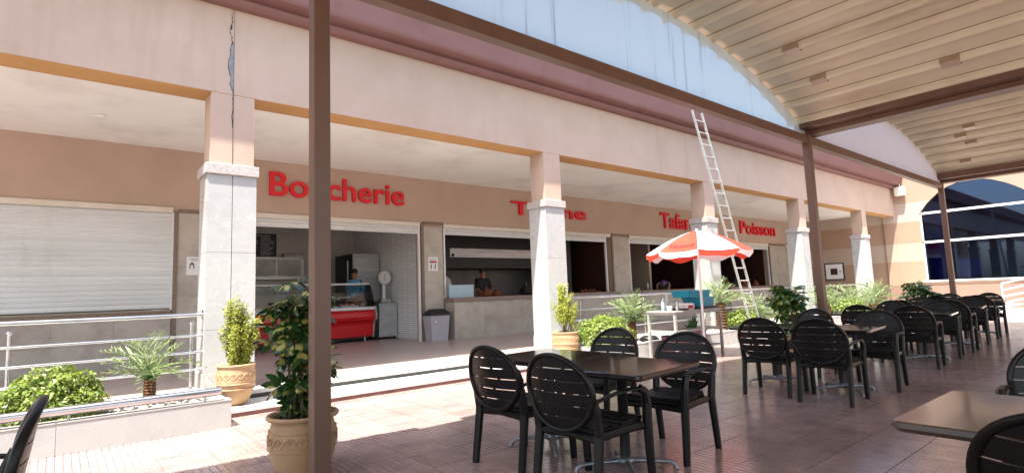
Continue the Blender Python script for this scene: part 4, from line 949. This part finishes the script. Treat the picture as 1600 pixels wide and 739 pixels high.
# pots
def pot_obj(name, loc, prof_, mt, label, rings=(), grp=None, soil=None, scroll=None):
    t = thing(name, label, 'plant pot', loc, group=grp); b = MB(); b.lathe(prof_, n=40); body = b.build('body', mt, t)
    for r, z, th in rings:
        b = MB(); n = 40; b.tube([(r * math.cos(2 * math.pi * i / n), r * math.sin(2 * math.pi * i / n), z) for i in range(n + 1)], th, 6, cap=False); b.build('ring', mt, t)
    b = MB(); b.lathe([(0, soil[1]), (soil[0], soil[1])], n=24); b.build('soil', 'soil', t)
    if scroll:                                      # raised wavy band
        zc_, am, rf = scroll; b = MB(); n = 240
        for off, fr_ in ((0, 9), (math.pi, 9)):
            b.tube([(rf * math.cos(2 * math.pi * i / n), rf * math.sin(2 * math.pi * i / n), zc_ + am * math.sin(fr_ * 2 * math.pi * i / n + off)) for i in range(n + 1)], .005, 5, cap=False)
        for k in range(18):
            a0 = 2 * math.pi * (k + .5) / 18
            b.tube([((rf + .001) * math.cos(a0 + .045 * math.cos(q_ * .7) * (1 - q_ / 14)), (rf + .001) * math.sin(a0 + .045 * math.cos(q_ * .7) * (1 - q_ / 14)), zc_ + .022 * math.sin(q_ * .7) * (1 - q_ / 14)) for q_ in range(12)], .004, 5)
        b.build('scroll_relief', mt, t)
    return t
big = [(0, 0), (.17, 0), (.19, .02), (.225, .12), (.245, .22), (.24, .30), (.222, .36), (.218, .385), (.252, .395), (.262, .41), (.255, .425), (.232, .425), (.22, .40), (.21, .36)]
pot_obj('terracotta_pot', (1.455, 4.33, 0), big, 'terracotta', 'big terracotta pot with a carved band standing behind the nearest brown post', [(.247, .19, .005), (.240, .315, .005)], 'terracotta pots', (.215, .38), (.252, .035, .246))
small = [(0, 0), (.10, 0), (.125, .02), (.185, .14), (.212, .26), (.212, .34), (.198, .42), (.2, .435), (.212, .45), (.215, .465), (.2, .47), (.185, .44), (.18, .4)]
pot_obj('terracotta_pot', (1.64, 7.2, .092), small, 'terracotta', 'terracotta pot on the lower step in front of the cracked column', [(.212, .25, .006), (.205, .19, .006)], 'terracotta pots', (.18, .43), (.34, .03, .212))
sm2 = [(r * 1.12, z * .98) for r, z in small]; sm2[1] = (.17, 0); sm2[2] = (.19, .02); sm2[3] = (.215, .14)
pot_obj('terracotta_pot', (7.08, 7.18, .092), sm2, 'terracotta', 'terracotta pot in front of the second marble column', [(.238, .25, .006), (.226, .17, .006)], 'terracotta pots', (.2, .43), (.34, .03, .238))
# thuja shrubs
def thuja(x, y, z, h, w, n, label, bare=.25, lean=0):
    t = thing('thuja_shrub', label, 'shrub', (x, y, z), group='potted golden thujas'); b = MB(); st_ = MB()
    for k in range(26):
        a = rnd.uniform(0, 6.28); hh = h * rnd.uniform(.45, 1); rr_ = w * rnd.uniform(.2, 1) * math.sin(math.pi * min(.98, .25 + .62 * hh / h)); ox, oy = math.cos(a) * rr_, math.sin(a) * rr_
        st_.tube([(ox * .1, oy * .1, 0), (ox * .6, oy * .6, hh * .5), (ox, oy, hh * .95)], [.008, .005, .002], 4)
        for q_ in range(7):
            f_ = bare + (1 - bare) * q_ / 6; cx_, cy_, cz = ox * (.3 + .7 * f_), oy * (.3 + .7 * f_), hh * f_
            leafclump(b, (cx_ + rnd.gauss(0, .012), cy_ + rnd.gauss(0, .012), cz), n, .055, .015, (1, 1, 1.35), .3, .8, asp=.45)
    b.build('foliage', 'thuja', t, fix=False); st_.build('stems', 'stem', t, fix=False)
thuja(1.66, 7.2, .5, .80, .25, 62, 'golden green upright thuja in the pot by the cracked column', .15)
thuja(7.08, 7.18, .5, .88, .27, 42, 'sparser golden thuja with bare stems in the pot by the second column', .45)
# schefflera: compound leaves of seven leaflets
def sche_leaf(s_=1.0, seed=0):
    b = MB(); r2 = random.Random(seed)
    for k in range(8):
        a = 2 * math.pi * k / 8 + r2.uniform(-.15, .15); L = .125 * s_ * r2.uniform(.8, 1.15); w = .027 * s_; dr = r2.uniform(.25, .6); c_, q_ = math.cos(a), math.sin(a)
        prev = None; vs = []
        for i, (f_, ww) in enumerate(((.12, .1), (.35, .8), (.6, 1), (.82, .75), (1, .08))):
            x = L * f_; z = -dr * L * f_ ** 2
            for sd in (-1, 0, 1): vs.append((x * c_ - sd * w * ww * q_, x * q_ + sd * w * ww * c_, z + (0 if sd else -.004)))
        fs = []
        for i in range(4):
            for j in (0, 1): fs.append((i * 3 + j, i * 3 + j + 1, (i + 1) * 3 + j + 1, (i + 1) * 3 + j))
        b.add(vs, fs, 0, True)
    return b
def schefflera(x, y, z, h, w, n, label, mt, s_=1.0, side=None):
    t = thing('schefflera_plant', label, 'plant', (x, y, z), group='potted variegated scheffleras')
    ms = [sche_leaf(s_, k).mesh('leaf', mt, fix=False) for k in range(4)]; st_ = MB()
    stems = []
    for k in range(6): a = rnd.uniform(0, 6.28); stems.append((Vector((math.cos(a) * .05, math.sin(a) * .05, 0)), Vector((math.cos(a) * w * rnd.uniform(.1, .55), math.sin(a) * w * rnd.uniform(.1, .55), h * rnd.uniform(.75, 1)))))
    if side: stems.append((Vector((0, 0, 0)), Vector(side))); stems.append((Vector((0, 0, 0)), Vector(side) * .7 + Vector((0, 0, .1))))
    stems[0] = (Vector((0, 0, 0)), Vector((-.02, .02, h)))
    for s0, s1 in stems: st_.tube([s0, (s0 + s1) / 2 + Vector((0, 0, .03)), s1], [.012, .008, .004], 5)
    for i in range(n):
        s0, s1 = stems[i % len(stems)]; f_ = rnd.random() ** .8; p = s0.lerp(s1, .08 + .92 * f_); a = rnd.uniform(0, 6.28)
        wr = w * (.35 + .65 * math.sin(math.pi * min(1, .2 + .7 * f_))) * rnd.uniform(.35, 1)
        if i % len(stems) >= 6: wr *= .5
        d = Vector((math.cos(a) * wr, math.sin(a) * wr, rnd.uniform(-.02, .07))); e = p + d; e.z = max(.02, e.z)
        st_.tube([p, p + d * .5 + Vector((0, 0, .02)), e], .0025, 4)
        o = link('leaf', ms[i % 4], t, e); o.rotation_euler = (rnd.gauss(0, .35) + .45 * math.sin(a) * -1, .35 * math.cos(a) + rnd.gauss(0, .3), rnd.uniform(0, 6.28)); q_ = rnd.uniform(.75, 1.15); o.scale = (q_, q_, q_)
    st_.build('stems', 'stem', t, fix=False)
schefflera(1.40, 4.33, .38, 1.03, .215, 96, 'tall dark schefflera with yellow edged leaves behind the nearest post', 'sche', 1.0, (.27, .12, .36))
pot_obj('terracotta_pot', (9.62, 4.3, 0), big, 'terracotta', 'terracotta pot by the second brown post, half hidden by chairs', [(.247, .19, .005)], 'terracotta pots', (.215, .38), None)
schefflera(9.62, 4.28, .38, .85, .29, 90, 'bushy schefflera between the ladder and the second brown post', 'sche2', 1.15, (.45, .0, .3))
pot_obj('terracotta_pot', (17.2, 4.35, 0), big, 'terracotta', 'terracotta pot by the third brown post', [(.247, .19, .005)], 'terracotta pots', (.215, .38), None)
schefflera(17.2, 4.35, .38, .78, .36, 80, 'far green schefflera beside the third brown post', 'sche2', 1.4, (-.6, .3, .3))

# ------------------------------------------------------------------ umbrella
um = thing('sun_umbrella', 'red and white market umbrella on a white pole', 'umbrella', (9.11, 5.65, 0))
b = MB(); b.lathe([(0, 0), (.19, 0), (.2, .02), (.19, .09), (.04, .11), (.04, .18), (0, .18)], n=24); b.build('base', 'concrete', um)
b = MB(); b.tube([(0, 0, .1), (0, 0, 1.2)], .024, 12); b.tube([(0, 0, 1.15), (0, 0, 2.30)], .019, 12); b.lathe([(0, 0), (.03, 0), (.03, .06), (0, .06)], (0, 0, 1.15), 10); b.lathe([(0, 2.27), (.03, 2.28), (.02, 2.33), (0, 2.34)], n=10); b.build('pole', 'white', um)
ur = .94; phs = R(32); zt, ze = 2.30, 1.90
PA = []
for k in range(8):
    b = MB(); a0 = phs + k * math.pi / 4; a1 = a0 + math.pi / 4; red = k % 2 == 1; nr, nw = 7, 6; vs = []
    for i in range(nr + 1):
        f_ = i / nr
        for j in range(nw + 1):
            g_ = j / nw; p0 = Vector((math.cos(a0), math.sin(a0), 0)); p1 = Vector((math.cos(a1), math.sin(a1), 0)); d = p0.lerp(p1, g_) * ur * f_
            sag = 4 * g_ * (1 - g_) * .03 * f_; vs.append((d.x, d.y, zt + (ze - zt) * (f_ ** 1.5) - sag))
    fs = [(i * (nw + 1) + j, i * (nw + 1) + j + 1, (i + 1) * (nw + 1) + j + 1, (i + 1) * (nw + 1) + j) for i in range(nr) for j in range(nw)]
    b.add(vs, fs, 0, True); pn = b.build('canopy_panel', 'umb_red' if red else 'umb_white', um, fix=False)
    b = MB(); top = vs[-(nw + 1):]; low = []
    for j, v in enumerate(top): g_ = j / nw; dz = .07 + .04 * math.sin(math.pi * g_); low.append((v[0] * (1.0 - .0), v[1] * 1.0, v[2] - dz + .02 * math.sin(g_ * 9 + k)))
    n = nw + 1; b.add(list(top) + low, [(j, j + 1, n + j + 1, n + j) for j in range(nw)], 0, True); b.build('valance', 'umb_white' if red else 'umb_red', um, fix=False)
    PA.append((a0, a1, pn, red))
    b = MB(); b.tube([(0, 0, 2.2), (ur * .97 * math.cos(a0), ur * .97 * math.sin(a0), ze - .01)], .007, 5); b.tube([(0, 0, 1.85), (ur * .5 * math.cos(a0), ur * .5 * math.sin(a0), ze + .19)], .006, 5); b.build('rib', 'white', um)
def panel_text(txt, k, f_, size, dz=.004, mt='ink'):
    a0, a1, pn, red = PA[k]; am = (a0 + a1) / 2; cu = bpy.data.curves.new('t', 'FONT'); cu.body = txt; cu.align_x = 'CENTER'; cu.shear = .4; cu.resolution_u = 3; cu.extrude = .0; o_ = bpy.data.objects.new('t', cu); COL.objects.link(o_); bpy.context.view_layer.update()
    me = bpy.data.meshes.new_from_object(o_.evaluated_get(bpy.context.evaluated_depsgraph_get())); bpy.data.objects.remove(o_)
    rad = Vector((math.cos(am), math.sin(am), 0)); tan = Vector((-math.sin(am), math.cos(am), 0)); h = ur * math.cos(math.pi / 8)
    # underline stroke
    for v in me.vertices:
        r = h * f_ - v.co.y * size; g_ = v.co.x * size * .85 / max(.01, r * math.tan(math.pi / 8)) / 2 + .5; f2 = r / h
        z = zt + (ze - zt) * (f2 ** 1.5) - 4 * g_ * (1 - g_) * .03 * f2 + dz * 1.6; p_ = rad * r + tan * (v.co.x * size * .85); v.co = Vector((p_.x, p_.y, z))
    me.materials.clear(); me.materials.append(M[mt]); link('lettering', me, pn)
kk = 3
panel_text('Victoria', kk, .9, .18, .012)

# ------------------------------------------------------------------ ladder
ld = thing('ladder', 'long aluminium ladder leaning from the planter onto the maroon cornice', 'ladder', (12.7, 6.7, .25))
lb = (Vector((12.72, 6.62, .27)), Vector((13.16, 6.62, .27))); lt = (Vector((11.88, 7.25, 5.60)), Vector((12.30, 7.25, 5.60)))
for a, c_ in zip(lb, lt):
    b = MB(); d = c_ - a; b.tube([a, a + d], [(.036, .017)] * 2, 4, sq=True); b.build('side_rail', 'alu', ld, True)
for k in range(17):
    f_ = .035 + k * .0575; p0 = lb[0].lerp(lt[0], f_); p1 = lb[1].lerp(lt[1], f_); b = MB(); b.tube([p0, p1], .016, 6); b.build('rung', 'alu', ld, True)

# ------------------------------------------------------------------ work table and what stands on it
wt = thing('steel_work_table', 'stainless steel work table with two shelves in front of the planter', 'table', (9.2, 6.0, 0))
x0, x1, y0, y1 = 8.36, 9.9, 5.72, 6.34
b = MB(); b.box(x0, x1, y0, y1, .82, .85, c=.004); b.box(x0 + .02, x1 - .02, y0 + .02, y1 - .02, .78, .8195); b.build('tabletop', 'steel_dull', wt, True)
b = MB(); b.box(x0 + .02, x1 - .02, y0 + .02, y1 - .02, .47, .50); b.build('shelf', 'steel_dull', wt, True)
b = MB(); b.box(9.3, x1 - .02, y0 + .02, y1 - .02, .16, .18); b.build('shelf', 'steel_dull', wt, True)
for x in (x0 + .03, 9.22, x1 - .03):
    for y in (y0 + .03, y1 - .03):
        if x == 9.22 and y > 6: continue
        b = MB(); b.box(x - .022, x + .022, y - .022, y + .022, 0, .7795); b.build('leg', 'steel_dull', wt, True)
def crate(loc, rz, w, d, h, label, sc_=1.05):
    t = thing('teal_crate', label, 'crate', loc, rz, group='teal plastic crates on the work table'); b = MB()
    th = .012; e = sc_
    for (xa, xb, ya, yb) in ((-w, w, -d, -d + th), (-w, w, d - th, d), (-w, -w + th, -d, d), (w - th, w, -d, d)):
        vs = [(x, y, z) for z in (0, h) for x, y in ((xa, ya), (xb, ya), (xb, yb), (xa, yb))]; vs = [(v[0] * (e if v[2] else 1), v[1] * (e if v[2] else 1), v[2]) for v in vs]
        b.add(vs, [(0, 3, 2, 1), (4, 5, 6, 7), (0, 1, 5, 4), (1, 2, 6, 5), (2, 3, 7, 6), (3, 0, 4, 7)])
    b.box(-w, w, -d, d, 0, .01); b.build('body', 'teal', t)
    b = MB(); W2, D2 = w * e + .015, d * e + .015
    for (xa, xb, ya, yb) in ((-W2, W2, -D2, -d * e + .002), (-W2, W2, d * e - .002, D2), (-W2, -w * e + .002, -D2, D2), (w * e - .002, W2, -D2, D2)): b.box(xa, xb, ya, yb, h - .03, h)
    b.build('rim', 'teal', t)
    b = MB(); b.box(-w, w, -d * 1.03 - .006, -d * 1.02, h * .42, h * .46); b.build('rib', 'teal', t)
crate((9.56, 6.0, .90), R(6), .26, .18, .17, 'lower teal plastic crate on the work table')
crate((9.32, 6.0, 1.075), R(-3), .30, .19, .13, 'upper teal plastic crate resting askew on the lower one')
b = MB(); b.box(9.2, 9.9, 5.8, 6.22, .851, .9, c=.01); tag(b.build('black_tray', 'blackmetal'), 'flat black tray under the teal crates', 'tray')
b = MB(); b.box(8.88, 9.15, 5.82, 6.05, .851, .97, c=.02); bx_ = b.build('white_bucket', 'paper'); tag(bx_, 'white tub with red print left of the teal crates', 'tub')
b = MB(); b.box(8.93, 9.08, 5.812, 5.8195, .88, .93); b.build('print', 'paperred', bx_)
b = MB(); b.lathe([(0, 0), (.14, 0), (.16, .03), (.15, .035), (0, .02)], (8.82, 5.92, .851), 18); tag(b.build('dark_tray', 'blackmetal'), 'round dark dish at the middle of the work table', 'dish')
def bottle(x, y, s_, mt, label):
    b = MB(); b.lathe([(0, 0), (.035 * s_, 0), (.035 * s_, .12 * s_), (.014 * s_, .17 * s_), (.014 * s_, .21 * s_), (0, .21 * s_)], (x, y, .851), 12); tag(b.build('bottle', mt), label, 'bottle')
bottle(8.56, 6.1, 1.1, 'frost', 'clear bottle at the left end of the work table'); bottle(8.62, 5.85, .8, 'steel', 'small steel jug near the left front corner of the work table')
bottle(8.76, 6.15, 1.5, 'steel_dull', 'tall grey bottle behind the round dish'); bottle(8.72, 5.9, .7, 'terracotta', 'small brown jar on the round dish')
b = MB(); b.lathe([(0, 0), (.05, 0), (.06, .09), (.055, .09), (.045, .01), (0, .01)], (8.53, 5.95, .851), 14); tag(b.build('steel_cup', 'steel'), 'steel cup at the left corner of the work table', 'cup')
b = MB(); b.lathe([(0, 0), (.05, 0), (.055, .07), (0, .08)], (9.16, 6.15, .851), 12); tag(b.build('jar', 'frost'), 'clear jar behind the white tub', 'jar')
pp = pot_obj('pink_pot', (9.75, 6.0, 0), [(0, 0), (.19, 0), (.2, .01), (.235, .42), (.25, .425), (.25, .45), (.235, .45), (.22, .4)], 'pinkpot', 'pink plastic pot under the work table beside the umbrella pole', (), None, (.22, .42), None)
pp.location = (9.36, 6.02, .02)
pp = pot_obj('mauve_pot', (8.8, 6.05, 0), [(0, 0), (.21, 0), (.25, .36), (.265, .38), (.25, .38), (.235, .34)], 'mauve', 'dull mauve pot under the left half of the work table', (), None, (.235, .35), None)
ag = thing('agave_plant', 'spiky green agave growing in the pink pot', 'plant', (9.36, 6.02, .43))
b = MB(); b.add([(0, -.02, 0), (0, .02, 0), (.12, .028, .02), (.12, -.028, .02), (.26, 0, .03), (.12, 0, -.005), (0, 0, -.01)], [(0, 5 + 1, 5, 3), (6, 1, 2, 5), (3, 5, 4), (5, 2, 4)]); ame = b.mesh('leaf', 'agave', fix=False)
for k in range(22): o = link('leaf', ame, ag, (0, 0, 0)); o.rotation_euler = (0, -R(rnd.uniform(25, 80)), k * 2.4); q_ = rnd.uniform(.8, 1.25); o.scale = (q_, q_, q_)
# black bag behind the bush
b = MB(); leafclump(b, (0, 0, 0), 1, .1, .1); b = MB(); b.lathe([(0, 0), (.16, .01), (.2, .07), (.13, .13), (0, .15)], (8.95, 6.75, .22), 12); tag(b.build('rubbish_bag', 'blackmetal'), 'dark folded bag lying on the pebbles behind the left table leg', 'bag')

# ------------------------------------------------------------------ people
def person(loc, rz, label, pts, edges, head, shirt_idx, shirt_mat, cap_mat, sc_=1.0, apron=None):
    """pts: name -> (x, y, z, radius); one skinned body, clothing and hair as children"""
    t = thing('person', label, 'person', loc, rz)
    def skin(name, keys, grow, mt, sub=2, eds=None):
        idx = {k: i for i, k in enumerate(keys)}; es = [(idx[a], idx[c_]) for a, c_ in (eds or edges) if a in idx and c_ in idx]
        me = bpy.data.meshes.new(name); me.from_pydata([pts[k][:3] for k in keys], es, []); me.materials.append(M[mt]); o_ = link(name, me, t)
        m_ = o_.modifiers.new('skin', 'SKIN')
        for i, k in enumerate(keys):
            sv = me.skin_vertices[0].data[i]; r = pts[k][3]; r = r if isinstance(r, tuple) else (r, r); sv.radius = (r[0] + grow, r[1] + grow); sv.use_root = (i == 0)
        ss = o_.modifiers.new('sub', 'SUBSURF'); ss.levels = sub; ss.render_levels = sub
        for p_ in me.polygons: p_.use_smooth = True
        m_.use_smooth_shade = True
        return o_
    skin('body', list(pts.keys()), 0, 'skin')
    skin('shirt', shirt_idx, .014, shirt_mat)
    leg = [k for k in pts if k in ('pelvis', 'hipL', 'hipR', 'kneeL', 'kneeR', 'ankL', 'ankR')]
    skin('trousers', leg, .016, 'trouser')
    hx, hy, hz = head
    b = MB(); b.lathe([(.088, .02), (.094, .05), (.085, .1), (.05, .135), (0, .145)], (hx - .012, hy, hz - .02), 16); b.build('hair', cap_mat, t)
    b = MB()
    for s_ in (-1, 1): b.lathe([(0, -.006), (.008, 0), (0, .006)], (hx + .078, hy + .03 * s_, hz + .015), 6)
    b.build('eyes', 'ink', t)
    return t
def body(armL, armR, lean=0.0, turn=0):
    P = {'pelvis': (0, 0, .95, (.14, .11)), 'belly': (lean * .3, 0, 1.1, (.14, .11)), 'chest': (lean * .8, 0, 1.32, (.16, .12)), 'neck0': (lean, 0, 1.46, .065), 'neck': (lean * 1.05, 0, 1.53, .055),
         'head': (lean * 1.15 + .005, 0, 1.62, (.08, .09)), 'crown': (lean * 1.2, 0, 1.70, (.07, .08)),
         'shL': (lean * .95, .16, 1.42, .06), 'shR': (lean * .95, -.16, 1.42, .06), 'hipL': (0, .09, .88, .09), 'hipR': (0, -.09, .88, .09), 'kneeL': (.02, .1, .48, .06), 'kneeR': (.02, -.1, .48, .06),
         'ankL': (0, .1, .09, .04), 'ankR': (0, -.1, .09, .04), 'toeL': (.16, .11, .03, .035), 'toeR': (.16, -.11, .03, .035), 'nose': (lean * 1.15 + .105, 0, 1.615, .012)}
    E = [('pelvis', 'belly'), ('belly', 'chest'), ('chest', 'neck0'), ('neck0', 'neck'), ('neck', 'head'), ('head', 'crown'), ('head', 'nose'), ('chest', 'shL'), ('chest', 'shR'), ('pelvis', 'hipL'), ('pelvis', 'hipR'), ('hipL', 'kneeL'), ('hipR', 'kneeR'), ('kneeL', 'ankL'), ('kneeR', 'ankR'), ('ankL', 'toeL'), ('ankR', 'toeR')]
    for sd, arm in (('L', armL), ('R', armR)):
        el, wr, ha = arm; P['el' + sd] = (*el, .04); P['wr' + sd] = (*wr, .026); P['palm' + sd] = (*ha, .026); E += [('sh' + sd, 'el' + sd), ('el' + sd, 'wr' + sd), ('wr' + sd, 'palm' + sd)]
        d = (Vector(ha) - Vector(wr)).normalized(); side = d.cross(Vector((0, 0, 1))).normalized()
        for i, (o_, L) in enumerate(((-.024, .06), (-.008, .075), (.008, .07), (.024, .055))):
            p = Vector(ha) + side * o_ + d * .03; e = p + d * L * .8 + Vector((0, 0, -.02)); P['k%d%s' % (i, sd)] = (*p, .009); P['f%d%s' % (i, sd)] = (*e, .008); E += [('palm' + sd, 'k%d%s' % (i, sd)), ('k%d%s' % (i, sd), 'f%d%s' % (i, sd))]
        th = Vector(ha) + side * .035 * (1 if sd == 'L' else -1); e = th + d * .035 + side * .015 * (1 if sd == 'L' else -1); P['t' + sd] = (*th, .01); P['u' + sd] = (*e, .009); E += [('palm' + sd, 't' + sd), ('t' + sd, 'u' + sd)]
    return P, E
P, E = body(((.1, .24, 1.17), (.3, .2, 1.12), (.38, .18, 1.12)), ((.08, -.25, 1.17), (.29, -.24, 1.12), (.38, -.23, 1.13)), .04)
pm = person((6.20, 14.42, F), R(35), 'man in a light blue T-shirt working behind the meat case', P, E, (.055, 0, 1.64), ['pelvis', 'belly', 'chest', 'neck0', 'shL', 'shR', 'elL', 'elR'], 'blueshirt', 'hair'); pm.scale = (1.1,) * 3
P, E = body(((.12, .22, 1.17), (.3, .1, 1.05), (.36, .06, 1.03)), ((.12, -.22, 1.17), (.3, -.1, 1.05), (.36, -.06, 1.03)), .05)
pm = person((9.85, 13.45, F), R(-100), 'cook in a black shirt standing behind the granite counter', P, E, (.065, 0, 1.64), ['pelvis', 'belly', 'chest', 'neck0', 'shL', 'shR', 'elL', 'elR'], 'blackshirt', 'hair'); pm.scale = (1.07,) * 3
P, E = body(((.62, .2, 1.12), (.68, .16, .98), (.74, .14, .96)), ((.6, -.24, 1.14), (.66, -.22, .99), (.72, -.2, .97)), .5)
for k, (x, z) in dict(belly=(.12, 1.07), chest=(.34, 1.2), neck0=(.48, 1.24), neck=(.54, 1.25), head=(.62, 1.22), crown=(.70, 1.20), nose=(.63, 1.11), shL=(.42, 1.2), shR=(.42, 1.2)).items(): v = P[k]; P[k] = (x, v[1], z, v[3])
pm = person((18.3, 12.95, F), R(-145), 'worker with a purple head covering stooping over the counter behind the umbrella', P, E, (.64, 0, 1.19), ['pelvis', 'belly', 'chest', 'neck0', 'shL', 'shR', 'elL', 'elR'], 'greyshirt', 'cap'); pm.scale = (1.05,) * 3
